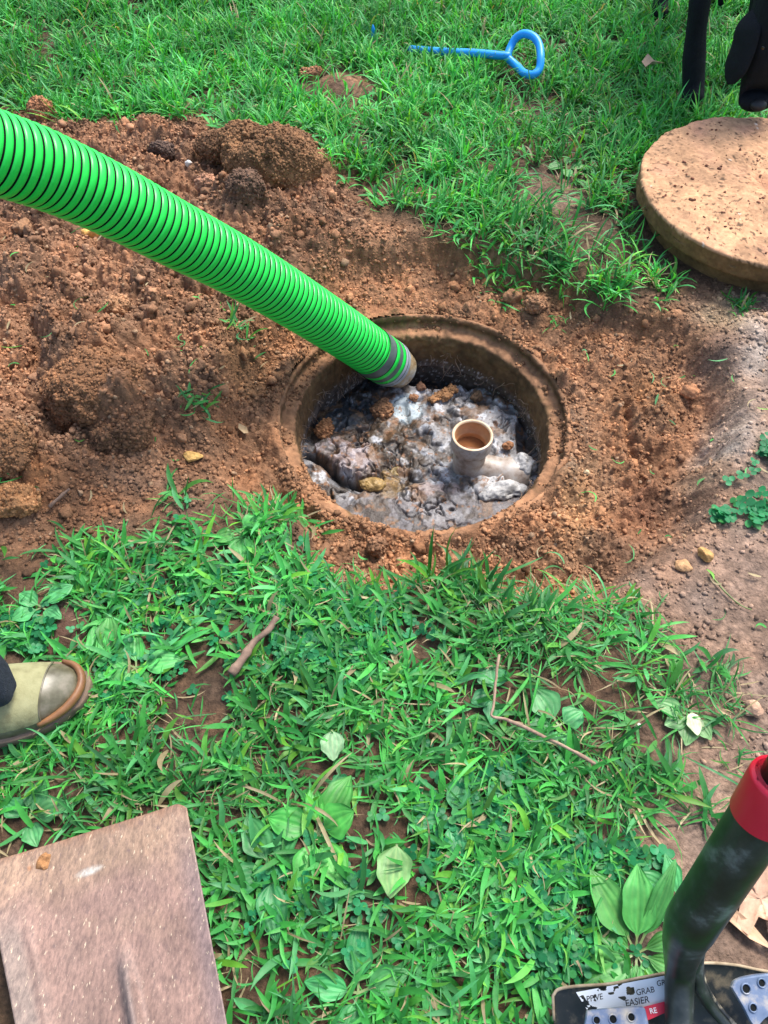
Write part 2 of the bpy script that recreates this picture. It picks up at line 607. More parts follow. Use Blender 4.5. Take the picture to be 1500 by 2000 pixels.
d += .0018 * vn3(V, .014, 21) + .0022 * vn3(V, .05, 22)
V = V + nrm * d[:, None]
V[:, 2] += lip * 0.006 * vn3(V * [1, 1, 0], .12, 7)
V[:, 2] += RC[0] * 0
z = V[:, 2]
col = np.zeros((len(V), 3))
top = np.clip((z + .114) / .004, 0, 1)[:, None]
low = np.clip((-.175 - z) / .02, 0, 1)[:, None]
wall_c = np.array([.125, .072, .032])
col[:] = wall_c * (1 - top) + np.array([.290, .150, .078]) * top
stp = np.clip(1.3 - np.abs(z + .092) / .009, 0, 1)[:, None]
col = col * (1 - stp) + np.array([.115, .066, .030]) * stp  # step wall band: damp concrete tone, with its shadow painted in as well
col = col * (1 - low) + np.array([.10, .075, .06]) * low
n = vn3(V, .04, 9)[:, None]
ang_ = np.arctan2(V[:, 1], V[:, 0])
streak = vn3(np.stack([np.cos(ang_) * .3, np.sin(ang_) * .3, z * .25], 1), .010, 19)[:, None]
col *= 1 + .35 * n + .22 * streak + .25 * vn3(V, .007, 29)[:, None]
speck = (vn3(V, .004, 12) > .55)[:, None] & (low > .3)
col = np.where(speck, np.array([.38, .34, .32]), col)
V[:, 0] += RC[0]
V[:, 1] += RC[1]
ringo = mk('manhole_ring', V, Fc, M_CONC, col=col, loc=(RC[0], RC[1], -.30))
tag(ringo, 'round stepped concrete manhole ring set into the dug red soil', 'manhole ring')

# ------------------------------------------------------------------ scum in the tank
SZ = -0.225
a = np.arange(-0.274, 0.274, 0.0019)
sx, sy = np.meshgrid(a, a, indexing='ij')
X = sx + RC[0]
Y = sy + RC[1]
u, v = Q(X, Y, SZ)
def el2(cu, cv, ru, rv, jx=0.35, seed=50):
    g = np.exp(-(((u - cu) / ru) ** 2 + ((v - cv) / rv) ** 2) ** 1.5)
    return np.clip((g * (1 + jx * fbm(X, Y, .03, 4, seed, .65)) - .28) / .30, 0, 1)
h = 0.010 * fbm(X, Y, .11, 3, 51) + 0.0045 * fbm(X, Y, .03, 4, 55, .5)
wx = X + .012 * fbm(X, Y, .04, 3, 61)
wy = Y + .012 * fbm(X, Y, .04, 3, 65)
b1, i1 = crumbs(wx, wy, .034, 6, 1, .5, .85)
b2, i2 = crumbs(wx, wy, .014, 7, 1, .4, .8)
h = h + b1 * .15 + b2 * .13 - .004
crack = np.exp(-(b1 / .006) ** 2)
h -= .006 * crack
flap = pip([(612, 880), (640, 862), (700, 866), (735, 885), (742, 915), (735, 935), (705, 940), (665, 925), (625, 900)], u + 6 * vn2(X, Y, .02, 70), v + 6 * vn2(X, Y, .02, 71)).astype(float)
h += .016 * flap
def segp(pts):
    dd = np.full(X.shape, 9.0)
    pts = [P(a_, b_, SZ)[:2] for a_, b_ in pts]
    for p, q in zip(pts[:-1], pts[1:]):
        ab = q - p
        t = np.clip(((X - p[0]) * ab[0] + (Y - p[1]) * ab[1]) / np.dot(ab, ab), 0, 1)
        dd = np.minimum(dd, np.hypot(X - p[0] - t * ab[0], Y - p[1] - t * ab[1]))
    return dd
g1 = np.exp(-(segp([(598, 893), (630, 905), (665, 935), (705, 950)]) / .009) ** 2)
g2 = np.exp(-(segp([(745, 900), (780, 925), (815, 930), (760, 960)]) / .012) ** 2) * .5
g3 = np.exp(-(segp([(790, 790), (800, 830), (835, 870), (865, 880)]) / .006) ** 2) * .5
g4 = np.exp(-(segp([(870, 760), (880, 830), (878, 900), (900, 950)]) / .007) ** 2) * .5
h -= .028 * g1 + .018 * g2 + .01 * g3 + .01 * g4
band = np.clip((v - 955) / 25 + .5 * fbm(X, Y, .05, 3, 81), 0, 1)
h = h * (1 - .55 * band) - .004 * band
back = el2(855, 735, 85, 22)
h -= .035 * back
rt = el2(1035, 850, 26, 80)
h -= .018 * rt
lf = el2(645, 765, 75, 38)
h = h * (1 - .5 * lf) - .012 * lf
cs = np.zeros(X.shape + (3,))
cs[:] = (.26, .252, .256)
tone = fbm(X, Y, .06, 4, 91)[..., None]
cs *= 1 + .22 * tone
cs = np.where((fbm(X, Y, .02, 3, 95) > .45)[..., None], np.array([.40, .41, .44]), cs)
def put(m, c, k=1.0):
    global cs
    m = np.clip(m, 0, 1)[..., None] * k
    cs = cs * (1 - m) + np.array(c) * m
put(el2(705, 810, 120, 70, .8), (.060, .036, .022), .96)
put(el2(775, 880, 62, 80, .7), (.045, .030, .018), .96)
put(el2(660, 820, 30, 20, .9, 78), (.30, .30, .31), .8)
put(el2(700, 790, 30, 14, .9, 79), (.28, .28, .30), .8)
put(el2(755, 945, 60, 25, .7), (.26, .16, .06), .85)
put(el2(930, 955, 45, 20), (.44, .43, .44), .6)
put(el2(985, 925, 60, 34), (.52, .52, .52), .7)
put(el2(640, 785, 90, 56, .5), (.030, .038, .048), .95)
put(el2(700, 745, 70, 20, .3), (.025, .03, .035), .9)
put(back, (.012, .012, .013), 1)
put(rt, (.05, .045, .045), .9)
put(el2(790, 795, 42, 24, .4), (.42, .50, .54), .9)
put(el2(950, 770, 60, 20, .5, 77), (.17, .16, .16), .5)
put(flap, (.30, .25, .255), .85)
put(flap * (vn2(X, Y, .012, 120) > .1), (.16, .09, .06), .6)
put(band, (.10, .088, .094), .85)
put(el2(845, 1000, 70, 22, .6), (.24, .235, .245), .6)
put(el2(850, 955, 60, 15, .6), (.30, .20, .17), .5)
put(crack * (b1 < .008), (.05, .045, .045), .75)
put(g1 + g2 + g3 + g4, (.02, .018, .016), .95)
rg_ = np.abs(fbm(wx, wy, .075, 4, 130, .55))
rk = np.exp(-(rg_ / .05) ** 2) * (fbm(X, Y, .12, 2, 133) > -.25)
h -= .010 * rk
put(rk, (.035, .03, .027), .85)
put(np.clip(fbm(X, Y, .05, 4, 140, .6) * 3 - .9, 0, 1), (.05, .035, .025), .85)
put(np.clip(fbm(X, Y, .035, 4, 144, .6) * 3 - 1.5, 0, 1), (.15, .085, .045), .8)
dk = (vn2(X, Y, .006, 99) > .72)
put(dk.astype(float), (.05, .04, .035), .75)
bk = (vn2(X, Y, .011, 103) + .5 * vn2(X, Y, .004, 104) > .78)
put(bk.astype(float), (.20, .10, .05), .8)
sc = mk('septic_scum', np.stack([X, Y, SZ + h + .002], 2).reshape(-1, 3), grid_faces(len(a), len(a)), M_SCUM, col=cs.reshape(-1, 3))
tag(sc, 'grey white crusty scum floating inside the open manhole', None, None, 'stuff')
def scum_z(x, y):
    i = int(np.clip((x - RC[0] + .274) / .0019, 0, len(a) - 1))
    j = int(np.clip((y - RC[1] + .274) / .0019, 0, len(a) - 1))
    return SZ + h[i, j] + .002
bk2 = np.stack([X, Y, SZ + h], 2)
# cylinder wall below the scum already closes the tank

# ------------------------------------------------------------------ clods and stones
def clod(name, label, cat, u, v, size, col, seed, sub=4, zsc=.7, crumbly=1.0, angular=0.0, base=None, rot=0.0, sink=.25, group=None, mat=None):
    V0, F0 = ico(sub)
    sizes = np.array(size if np.ndim(size) else (size, size * .85, size * zsc)) / 2
    p = V0 * sizes
    n = V0.copy()
    sm = float(sizes.mean())
    if angular:
        rr_ = np.random.RandomState(seed)
        for _ in range(9):
            d_ = rr_.randn(3)
            d_ /= np.linalg.norm(d_)
            k = np.maximum(0, (V0 @ d_) - rr_.uniform(.55, .8))
            p -= k[:, None] * d_ * sizes * angular
    disp = sm * (.30 * vn3(p + seed, sm * .95, seed) + .16 * vn3(p + seed, sm * .42, seed + 3) + .07 * vn3(p, sm * .17, seed + 5))
    if crumbly:
        disp = disp + crumbly * (.55 * crumbs3(p + seed * .1, min(max(.010, sm * .30), .022), seed) + .8 * crumbs3(p, min(max(.005, sm * .12), .010), seed + 2)
                                 + .7 * crumbs3(p, .005, seed + 4))
    p = p + n * disp[:, None] * (1 - .5 * angular)
    if crumbly and not angular:
        rq = np.random.RandomState(seed + 900)
        for _ in range(7):
            d_ = rq.randn(3)
            d_ /= np.linalg.norm(d_)
            pr_ = p @ d_
            lim = rq.uniform(.72, .92) * pr_.max()
            p -= (np.maximum(0, pr_ - lim) * .75)[:, None] * d_
    F0 = F0.copy()
    if crumbly and sm > .018:
        rq = np.random.RandomState(seed + 500)
        nc = int(min(9000, 1100000 * sm ** 2 * crumbly))
        k_ = rq.randint(0, len(p), nc)
        cr_ = .0012 + .0040 * rq.rand(nc) ** 2.4
        Vc, Fc0 = ico(1)
        pc_ = (p[k_][:, None] + Vc[None] * (cr_[:, None] * rq.uniform(.6, 1.2, (nc, 3)))[:, None] * (1 + .25 * rq.randn(nc, len(Vc), 1).clip(-1.5, 1.5))).reshape(-1, 3)
        F0 = np.concatenate([F0, (Fc0[None] + len(p) + (np.arange(nc) * len(Vc))[:, None, None]).reshape(-1, 3)])
        tint = np.concatenate([np.ones(len(p)), np.repeat(rq.uniform(.6, 1.5, nc), len(Vc))])
        p = np.concatenate([p, pc_])
    else:
        tint = np.ones(len(p))
    ca, sa = math.cos(rot), math.sin(rot)
    p = np.stack([p[:, 0] * ca - p[:, 1] * sa, p[:, 0] * sa + p[:, 1] * ca, p[:, 2]], 1)
    b = np.array(base) if base is not None else G(u, v)
    b = b + [0, 0, sizes[2] * (1 - 2 * sink)]
    c = np.array(col) * (1 + .25 * vn3(p, sm * .5, seed + 7) + .15 * vn3(p, sm * .12, seed + 8))[:, None] * tint[:, None] * 1.25
    o = mk(name, p + b, F0, mat or M_CLOD, col=np.clip(c, 0.01, .9), loc=b - [0, 0, sizes[2]])
    return tag(o, label, cat, group)

BR, OR, DK, TN = (.205, .100, .050), (.33, .155, .070), (.10, .062, .042), (.36, .23, .13)
clod('soil_clod', 'largest brown soil clod, overhanging, at the lawn edge above the green hose', 'soil clod', 520, 335, (.25, .14, .13), (.175, .092, .045), 11, 6, rot=-.35, sink=.10)
clod('soil_clod', 'rounded grassy soil clod at the left end of the big overhanging clod', 'soil clod', 425, 300, (.09, .07, .07), (.16, .085, .045), 12, 5)
clod('soil_clod', 'dark grey brown soil clod just under the overhanging clod', 'soil clod', 480, 375, (.085, .07, .06), (.115, .068, .045), 13, 5)
clod('soil_clod', 'pale flat faced clod between the hose and the big clod', 'soil clod', 410, 372, (.065, .045, .05), (.34, .18, .11), 14, 5, angular=.7, crumbly=.5, rot=-.5)
clod('soil_clod', 'dark wet clod on the pile beside the white chip', 'soil clod', 318, 302, (.07, .05, .04), (.085, .055, .042), 15, 5, angular=.5)
clod('soil_clod', 'soil clod with a ragged top at the far edge of the pile', 'soil clod', 300, 268, (.09, .06, .055), (.20, .10, .055), 16, 5)
clod('soil_clod', 'great crumbly mound of soil in the middle of the left pile', 'soil clod', 185, 765, (.185, .16, .12), (.185, .092, .046), 17, 6, sink=.42)
clod('soil_clod', 'lower soil lump pressed against the great crumbly mound', 'soil clod', 250, 850, (.11, .085, .08), (.165, .085, .045), 18, 6, sink=.35)
clod('soil_clod', 'lone round clod on the pile below the middle of the hose', 'soil clod', 232, 606, (.05, .042, .036), (.30, .16, .085), 19, 4, sink=.15)
clod('soil_clod', 'small clod near the left photo edge under the hose', 'soil clod', 45, 450, (.035, .03, .028), (.28, .15, .08), 20, 4, sink=.15)
clod('soil_clod', 'split dark clod below the orange chip beside the hose', 'soil clod', 72, 478, (.035, .028, .022), (.17, .09, .05), 21, 4, sink=.15)
clod('soil_clod', 'reddish clod in the lawn just above the start of the hose', 'soil clod', 85, 230, (.060, .05, .055), (.26, .12, .06), 22, 4, sink=.2)
clod('soil_clod', 'brown clod in the lawn on the small bare patch left of the blue hook', 'soil clod', 610, 152, (.068, .05, .04), (.28, .14, .075), 23, 4, angular=.5)
clod('soil_clod', 'knobbly wet brown clod below the near rim of the manhole', 'soil clod', 735, 1080, (.030, .034, .045), (.19, .10, .055), 24, 4, sink=.1, crumbly=.6)
clod('soil_clod', 'soil clod at the left photo edge beside the dark crack', 'soil clod', -5, 880, (.15, .12, .09), (.195, .10, .05), 25, 5, sink=.4)
clod('soil_clod', 'orange crumbly clod low on the left near the lawn', 'soil clod', 30, 985, (.09, .055, .035), (.34, .17, .075), 26, 5, sink=.35)
clod('soil_clod', 'clod on the back slope above the manhole near the wet soil', 'soil clod', 1000, 585, (.040, .035, .03), (.24, .125, .065), 27, 4, sink=.2)
clod('soil_clod', 'larger of two clods sitting on the back slope right of the hose', 'soil clod', 1045, 598, (.05, .04, .032), (.26, .14, .075), 28, 4, sink=.2)
clod('soil_clod', 'orange clod on the right slope of the dug bowl', 'soil clod', 1347, 770, (.032, .028, .022), (.36, .17, .085), 29, 4, sink=.2)
clod('stone', 'ochre angular stone on the bare soil right of the bowl', 'stone', 1372, 1088, (.030, .028, .024), (.42, .24, .09), 31, 4, crumbly=0, angular=.9, sink=.15)
clod('stone', 'flatter ochre stone lying left of the angular stone', 'stone', 1335, 1106, (.030, .026, .014), (.38, .22, .11), 32, 4, crumbly=.4, angular=.6, sink=.3)
clod('stone', 'pinkish triangular stone by the right photo edge', 'stone', 1465, 1390, (.030, .030, .022), (.40, .25, .17), 33, 4, crumbly=0, angular=.9, sink=.2)
clod('stone', 'yellow stone at the foot of the pile near the lawn', 'stone', 378, 895, (.040, .030, .02), (.50, .30, .10), 34, 4, crumbly=0, angular=.8, sink=.35)
clod('stone', 'orange stone peeping out from under the hose', 'stone', 178, 462, (.045, .026, .03), (.62, .34, .10), 35, 4, crumbly=0, angular=.8, sink=.3)
clod('stone', 'white angular chip on the pile near the big clod', 'stone', 369, 325, (.020, .012, .020), (.62, .60, .56), 36, 3, crumbly=0, angular=.9, sink=.2)
clod('stone', 'small pale yellow pebble in the bowl right of the manhole', 'stone', 1147, 924, .013, (.55, .42, .25), 37, 3, crumbly=0, sink=.3)
clod('stone', 'white pebble among thin grass right of the bent twig', 'stone', 1243, 1418, .011, (.65, .60, .55), 38, 3, crumbly=0, sink=.3)
clod('stone', 'brick red pebble in the grass below the manhole, bottom middle', 'stone', 797, 1522, (.018, .016, .014), (.33, .12, .07), 39, 3, crumbly=0, angular=.8, sink=.3)
clod('stone', 'red brown pebble on bare soil beside the clover, lower right', 'stone', 1225, 1660, (.014, .020, .012), (.22, .09, .06), 40, 3, crumbly=0, angular=.3, sink=.3)
# on the scum
def on_scum(u, v, dz=0):
    p = P(u, v, SZ)
    return np.array([p[0], p[1], scum_z(p[0], p[1]) + dz])
clod('soil_clod', 'orange brown clod floating at the left of the scum', 'soil clod', 0, 0, (.036, .052, .03), (.27, .13, .06), 41, 5, base=on_scum(634, 848), rot=-.3, sink=.15)
clod('soil_clod', 'long plank like slab of soil on the scum behind the pipe', 'soil clod', 0, 0, (.095, .030, .014), (.25, .13, .06), 42, 5, base=on_scum(863, 776), rot=.55, sink=.05, crumbly=.5)
clod('soil_clod', 'crumbly brown lump on the scum left of the pale blue foam', 'soil clod', 0, 0, (.042, .046, .026), (.24, .125, .065), 43, 5, base=on_scum(745, 798), rot=.4, sink=.2)
clod('soil_clod', 'small round clod on the scum left of the plank like slab', 'soil clod', 0, 0, .020, (.24, .12, .065), 44, 4, base=on_scum(808, 780), sink=.2)
clod('soil_clod', 'small dark clod on the scum just below the hose mouth', 'soil clod', 0, 0, .020, (.17, .09, .055), 45, 4, base=on_scum(822, 758), sink=.2)
clod('soil_clod', 'dark clod on the scum at the back right of the slab', 'soil clod', 0, 0, (.026, .022, .02), (.12, .075, .045), 46, 4, base=on_scum(932, 778), sink=.2)
clod('soil_clod', 'little brown clod on the scum right of the pipe mouth', 'soil clod', 0, 0, (.020, .018, .016), (.25, .12, .06), 47, 4, base=on_scum(990, 880, .01), sink=.2)
clod('sludge_lump', 'yellow brown sludge lump in the middle of the scum', 'sludge', 0, 0, (.060, .040, .024), (.24, .155, .055), 48, 5, base=on_scum(728, 945), sink=.35, mat=M_SCUM, crumbly=0)
clod('sludge_lump', 'olive brown sludge lump left of the pipe', 'sludge', 0, 0, (.035, .030, .020), (.17, .12, .05), 49, 5, base=on_scum(770, 915), sink=.35, mat=M_SCUM, crumbly=0)

# loose crumbs (uncountable)
def crumb_field(name, label, n, rfun, accept, colf, seed, zf=gheight, box=(-1.35, 1.35, .3, 2.7), sub=1):
    r_ = np.random.RandomState(seed)
    x = r_.uniform(box[0], box[1], n)
    y = r_.uniform(box[2], box[3], n)
    k = r_.rand(n) < accept(x, y)
    x, y = x[k], y[k]
    n = len(x)
    V0, F0 = ico(sub)
    r = rfun(r_, n)
    sc_ = r[:, None] * r_.uniform(.65, 1.25, (n, 3)) * [1, 1, .8]
    V = V0[None] * (1 + .28 * r_.randn(n, len(V0), 1).clip(-1.6, 1.6)) * sc_[:, None, :]
    th = r_.uniform(0, 6.28, n)
    c_, s_ = np.cos(th)[:, None], np.sin(th)[:, None]
    V = np.stack([V[..., 0] * c_ - V[..., 1] * s_, V[..., 0] * s_ + V[..., 1] * c_, V[..., 2]], 2)
    V += np.stack([x, y, zf(x, y) + r * .25], 1)[:, None, :]
    Fc_ = (F0[None] + (np.arange(n) * len(V0))[:, None, None]).reshape(-1, 3)
    c = colf(x, y, r_, n)
    o = mk(name, V.reshape(-1, 3), Fc_, M_CLOD, col=np.repeat(c, len(V0), 0))
    return tag(o, label, None, None, 'stuff')

def acc(x, y):
    r = np.hypot(x - RC[0], y - RC[1])
    d_ = s_dirt(x, y) * (1 - .60 * s_comp(x, y))
    clump = np.clip(.75 + .5 * fbm(x, y, .12, 3, 131), .15, 1)
    return d_ * clump * (r > .325)

def ccol(x, y, r_, n):
    b = soil_col(x, y, np.full(n, .5)) * 1.05
    b = b * r_.uniform(.60, 1.45, (n, 1))
    k = r_.rand(n) < .05
    b[k] = np.array([.36, .23, .14]) * r_.uniform(.7, 1.2, (k.sum(), 1))
    return np.clip(b, .01, .8)

crumb_field('soil_crumbs', 'fine loose crumbs of red brown soil over the pile and bowl', 190000, lambda r_, n: .0014 + .0042 * r_.rand(n) ** 2.6, acc, ccol, 3)
crumb_field('soil_lumps', 'coarser loose soil lumps scattered over the pile and bowl', 5200, lambda r_, n: .0040 + .0100 * r_.rand(n) ** 2.5,
            lambda x, y: acc(x, y) * np.clip(.3 + s_pile(x, y), 0, 1) * (1 - .85 * s_comp(x, y)), ccol, 4, sub=2)

_ps = pr[np.argsort(pr[:, 0])]
def ring_z(x, y):
    r = np.hypot(x - RC[0], y - RC[1])
    q = np.interp(r, [.272, .285, .297, .3015, .306, .32], [-.110, -.108, -.106, -.084, -.078, -.082])
    return np.maximum(q, np.where(r > .303, gheight(x, y), -9))
def racc(x, y):
    r = np.hypot(x - RC[0], y - RC[1])
    th_ = np.arctan2(y - RC[1], x - RC[0])
    lowleft = .55 + .45 * np.cos(th_ + 2.2)
    cl = np.clip(.45 + .9 * fbm(x, y, .06, 3, 211), .0, 1)
    return ((r > .272) & (r < .335)) * cl * (.30 + .70 * lowleft) * np.where(r > .303, 1, .8)
crumb_field('rim_crumbs', 'soil crumbs fallen on the rim and ledge of the manhole ring', 52000, lambda r_, n: .0012 + .0048 * r_.rand(n) ** 3, racc,
            lambda x, y, r_, n: np.array([.30, .155, .080]) * r_.uniform(.50, 1.45, (n, 1)), 15, zf=ring_z, box=(RC[0] - .34, RC[0] + .34, RC[1] - .34, RC[1] + .34))

# ------------------------------------------------------------------ grass
SHOVEL = [(-60, 1690), (365, 1565), (460, 2060), (470, 2400), (-60, 2400)]
BOOT = [(-200, 1270), (90, 1275), (165, 1310), (160, 1345), (100, 1395), (0, 1435), (-200, 1470)]
LID = P(1500, 345, .09)
LC = np.array([.899, 1.623])
BARE = [(665, 182, 85, 38, .95), (1085, 375, 80, 55, .93), (1035, 210, 60, 22, .8), (800, 365, 60, 22, .6), (120, 1215, 75, 62, 1.0), (430, 1072, 62, 30, .85),
        (1185, 500, 80, 45, .7), (1150, 440, 60, 50, .5), (70, 1130, 60, 20, .5), (1000, 140, 60, 25, .25), (1080, 105, 30, 20, .7), (380, 1290, 30, 16, .3),
        (820, 1250, 60, 25, .55), (700, 1310, 50, 22, .5), (600, 1330, 30, 18, .6), (560, 1225, 30, 16, .4), (850, 1430, 60, 20, .45), (870, 1500, 50, 30, .5),
        (400, 1540, 60, 18, .5), (120, 1530, 50, 20, .55), (760, 1620, 40, 25, .4), (650, 1760, 30, 20, .6), (460, 1880, 40, 40, .5), (500, 1960, 60, 30, .4),
        (1010, 1330, 30, 30, .7), (1100, 1330, 60, 40, .35), (710, 440, 60, 20, .3), (1020, 1480, 50, 25, .4), (1260, 200, 30, 20, .2), (780, 330, 40, 16, .4)]
THIN = [(1130, 1180), (1260, 1200), (1330, 1240), (1420, 1330), (1420, 1560), (1330, 1640), (1330, 1720), (1100, 1740), (1130, 1500), (1060, 1400), (1120, 1300)]
s_thin = Soft(THIN, .03, 14)
LOWR = [(1050, 1830), (1330, 1700), (1500, 1700), (1500, 2300), (1000, 2300)]
s_lowr = Soft(LOWR, .03, 14)

def dens(x, y):
    u, v = Q(x, y)
    d_ = 1 - s_dirt(x, y)
    d_ = np.clip((d_ - .15) / .75, 0, 1)
    for cu, cv, ru, rv, a in BARE:
        q = ((u - cu) / ru) ** 2 + ((v - cv) / rv) ** 2
        q = q * (1 + .7 * fbm(x, y, .05, 3, 141))
        d_ = d_ * (1 - a * (q < 1))
    d_ = d_ * (1 - .84 * s_thin(x, y)) * (1 - .86 * s_lowr(x, y))
    d_ = d_ * np.clip(.72 + .25 * np.clip((y - 1.7) / .4, 0, 1) + .75 * fbm(x, y, .11, 3, 151), .05, 1)
    d_[pip(SHOVEL, u, v)] = 0
    d_[pip(BOOT, u, v)] = 0
    d_[np.hypot(x - LC[0], y - LC[1]) < .315] = 0
    return d_

def blades(x, y, z, az_, e0, curl, L_, W_, n=6, fold=.35, twist=None, shape=0.5):
    """lanceolate folded leaves: root at x,y,z; e0 start elevation; curl total droop"""
    m = len(x)
    t = np.linspace(0, 1, n + 1)
    ang = e0[:, None] - curl[:, None] * t[None] ** 1.3
    ds = (L_ / n)[:, None]
    dr = np.cos(ang[:, :-1]) * ds
    dz = np.sin(ang[:, :-1]) * ds
    rad = np.concatenate([np.zeros((m, 1)), np.cumsum(dr, 1)], 1)
    hgt = np.concatenate([np.zeros((m, 1)), np.cumsum(dz, 1)], 1)
    wob = twist[:, None] * t[None] ** 2 if twist is not None else 0
    a_ = az_[:, None] + wob
    cx = x[:, None] + np.cos(a_) * rad
    cy = y[:, None] + np.sin(a_) * rad
    cz = z[:, None] + hgt
    cz = np.maximum(cz, z[:, None] + .002 + .004 * t[None])
    prof_ = (np.clip(t, 0, 1) ** .45) * (1 - t ** 2.6) if shape < .6 else np.sin(np.pi * np.clip(t, 0.02, 1) ** .8)
    prof_ = prof_ / prof_.max()
    prof_[0] = .35
    prof_[-1] = .02
    wd = (W_ / 2)[:, None] * prof_[None]
    sxv = -np.sin(a_)
    syv = np.cos(a_)
    up = fold * wd
    nx_ = -np.sin(ang) * np.cos(a_)
    ny_ = -np.sin(ang) * np.sin(a_)
    nz_ = np.cos(ang)
    Lf = np.stack([cx + sxv * wd + nx_ * up, cy + syv * wd + ny_ * up, cz + nz_ * up], 2)
    Md = np.stack([cx, cy, cz], 2)
    Rt = np.stack([cx - sxv * wd + nx_ * up, cy - syv * wd + ny_ * up, cz + nz_ * up], 2)
    V = np.stack([Lf, Md, Rt], 2)           # m, n+1, 3, 3
    base = (np.arange(m) * (n + 1) * 3)[:, None]
    q = []
    for i in range(n):
        for j in range(2):
            k = i * 3 + j
            q.append([k, k + 1, k + 4, k + 3])
    q = np.array(q)
    Fc_ = (q[None] + base[:, :, None]).reshape(-1, 4)
    return V.reshape(-1, 3), Fc_, (n + 1) * 3

def gcol(m, r_, x, y, straw=.05):
    a_ = np.array([.026, .205, .040])
    b_ = np.array([.070, .390, .065])
    c_ = np.array([.090, .350, .130])
    k = r_.rand(m, 1)
    c = a_ * (1 - k) + b_ * k
    k = (r_.rand(m, 1) < .30) * r_.rand(m, 1)
    c = c * (1 - k) + c_ * k
    k = (r_.rand(m, 1) < .16) * r_.uniform(.3, 1, (m, 1))
    c = c * (1 - k) + np.array([.13, .36, .035]) * k
    c = c * (1 + .30 * fbm(x, y, .18, 2, 161)[:, None]) * np.where(y > 1.4, 1.22, 1.05)[:, None]
    c = c * r_.uniform(.50, 1.30, (m, 1))
    k = r_.rand(m) < straw
    c[k] = np.array([.42, .34, .19]) * r_.uniform(.6, 1.1, (k.sum(), 1))
    return np.clip(c, .005, .8)

def grass_layer(name, label, ntuft, per, seed, box, region, ln, wd, elr, curlr, spread, straw, fold=.35, seg=6, outer=False):
    r_ = np.random.RandomState(seed)
    x = r_.uniform(box[0], box[1], ntuft)
    y = r_.uniform(box[2], box[3], ntuft)
    k = (np.abs(x) < .62 + .36 * np.maximum(y, 0) + .28) & (y < 3.5)
    if outer: k = ~k
    x, y = x[k], y[k]
    k = r_.rand(len(x)) < np.clip(dens(x, y) * region(x, y), 0, 1)
    x, y = x[k], y[k]
    cnt = r_.randint(per[0], per[1] + 1, len(x))
    tid = np.repeat(np.arange(len(x)), cnt)
    m = len(tid)
    ts = r_.uniform(.75, 1.25, len(x))[tid]
    X_ = x[tid] + r_.randn(m) * spread
    Y_ = y[tid] + r_.randn(m) * spread
    az_ = r_.uniform(0, 2 * np.pi, m)
    lean = r_.uniform(0, 2 * np.pi, len(x))[tid]
    az_ = az_ + .5 * np.sin(lean - az_)
    e0 = r_.uniform(elr[0], elr[1], m)
    cu_ = r_.uniform(curlr[0], curlr[1], m)
    L_ = r_.uniform(ln[0], ln[1], m) * ts
    W_ = r_.uniform(wd[0], wd[1], m) * ts ** .5
    rr_ = np.hypot(X_ - RC[0], Y_ - RC[1])
    ok = (rr_ > .35)
    X_, Y_, az_, e0, cu_, L_, W_ = [q[ok] for q in (X_, Y_, az_, e0, cu_, L_, W_)]
    m = len(X_)
    tw = r_.randn(m) * .28
    Z_ = gheight(X_, Y_) + r_.uniform(-.002, .006, m)
    V, Fc_, k_ = blades(X_, Y_, Z_, az_, e0, cu_, L_, W_, seg, fold, tw)
    c = gcol(m, r_, X_, Y_, straw)
    st = c[:, 0] > .2
    o = mk(name, V, Fc_, M_GRASS, col=np.repeat(c, k_, 0))
    tag(o, label, None, None, 'stuff')
    return m

def uv_of(x, y):
    return Q(x, y)
def near_r(x, y):
    return np.clip((1.30 - y) / .35, 0, 1)
def far_r(x, y):
    return np.clip((y - 1.15) / .35, 0, 1)

NB = 0
# broad crabgrass of the near lawn
NB += grass_layer('broad_leaf_grass', 'broad bladed green grass covering the near lawn', 9800, (3, 6), 101, (-1.05, 1.05, -.35, 1.35), near_r,
            (.022, .066), (.0042, .0092), (.08, .95), (.0, .9), .008, .02, fold=.25)
NB += grass_layer('fine_grass', 'fine bladed grass between the broad blades of the near lawn', 9500, (3, 7), 102, (-1.05, 1.05, -.35, 1.35), near_r,
            (.022, .060), (.0014, .0036), (.1, 1.1), (.1, 1.3), .008, .14, seg=5)
NB += grass_layer('long_grass', 'long curved grass blades standing out of the near lawn', 520, (2, 4), 108, (-1.05, 1.05, -.35, 1.30), near_r,
            (.070, .125), (.0028, .0055), (.3, 1.2), (.5, 1.9), .008, .12, fold=.3, seg=9)
# far lawn
NB += grass_layer('lawn_grass', 'longer green grass of the lawn behind the dug hole', 21000, (4, 7), 103, (-1.9, 1.9, 1.2, 3.5), far_r,
            (.040, .095), (.0028, .0060), (.5, 1.45), (.2, 1.6), .009, .03, seg=5)
NB += grass_layer('low_lawn_leaves', 'short broad leaves low in the far lawn', 8000, (3, 5), 104, (-1.9, 1.9, 1.2, 3.5), far_r,
            (.025, .055), (.006, .011), (.1, .9), (.2, 1.2), .008, .01, seg=5)
NB += grass_layer('dry_thatch', 'dry tan thatch and dead blades lying under the grass', 6500, (1, 3), 106, (-1.2, 1.2, -.35, 2.4), lambda x, y: 1.0 + 0 * x,
            (.015, .050), (.0010, .0026), (.0, .35), (.0, .6), .01, 1.0, seg=4)
NB += grass_layer('outer_lawn_grass', 'green lawn grass stretching away around the dug area', 11000, (5, 8), 107, (-3.2, 3.2, -.6, 5.6), lambda x, y: 1.0 + 0 * x,
            (.05, .11), (.005, .010), (.3, 1.4), (.2, 1.6), .03, .03, seg=4, outer=True)
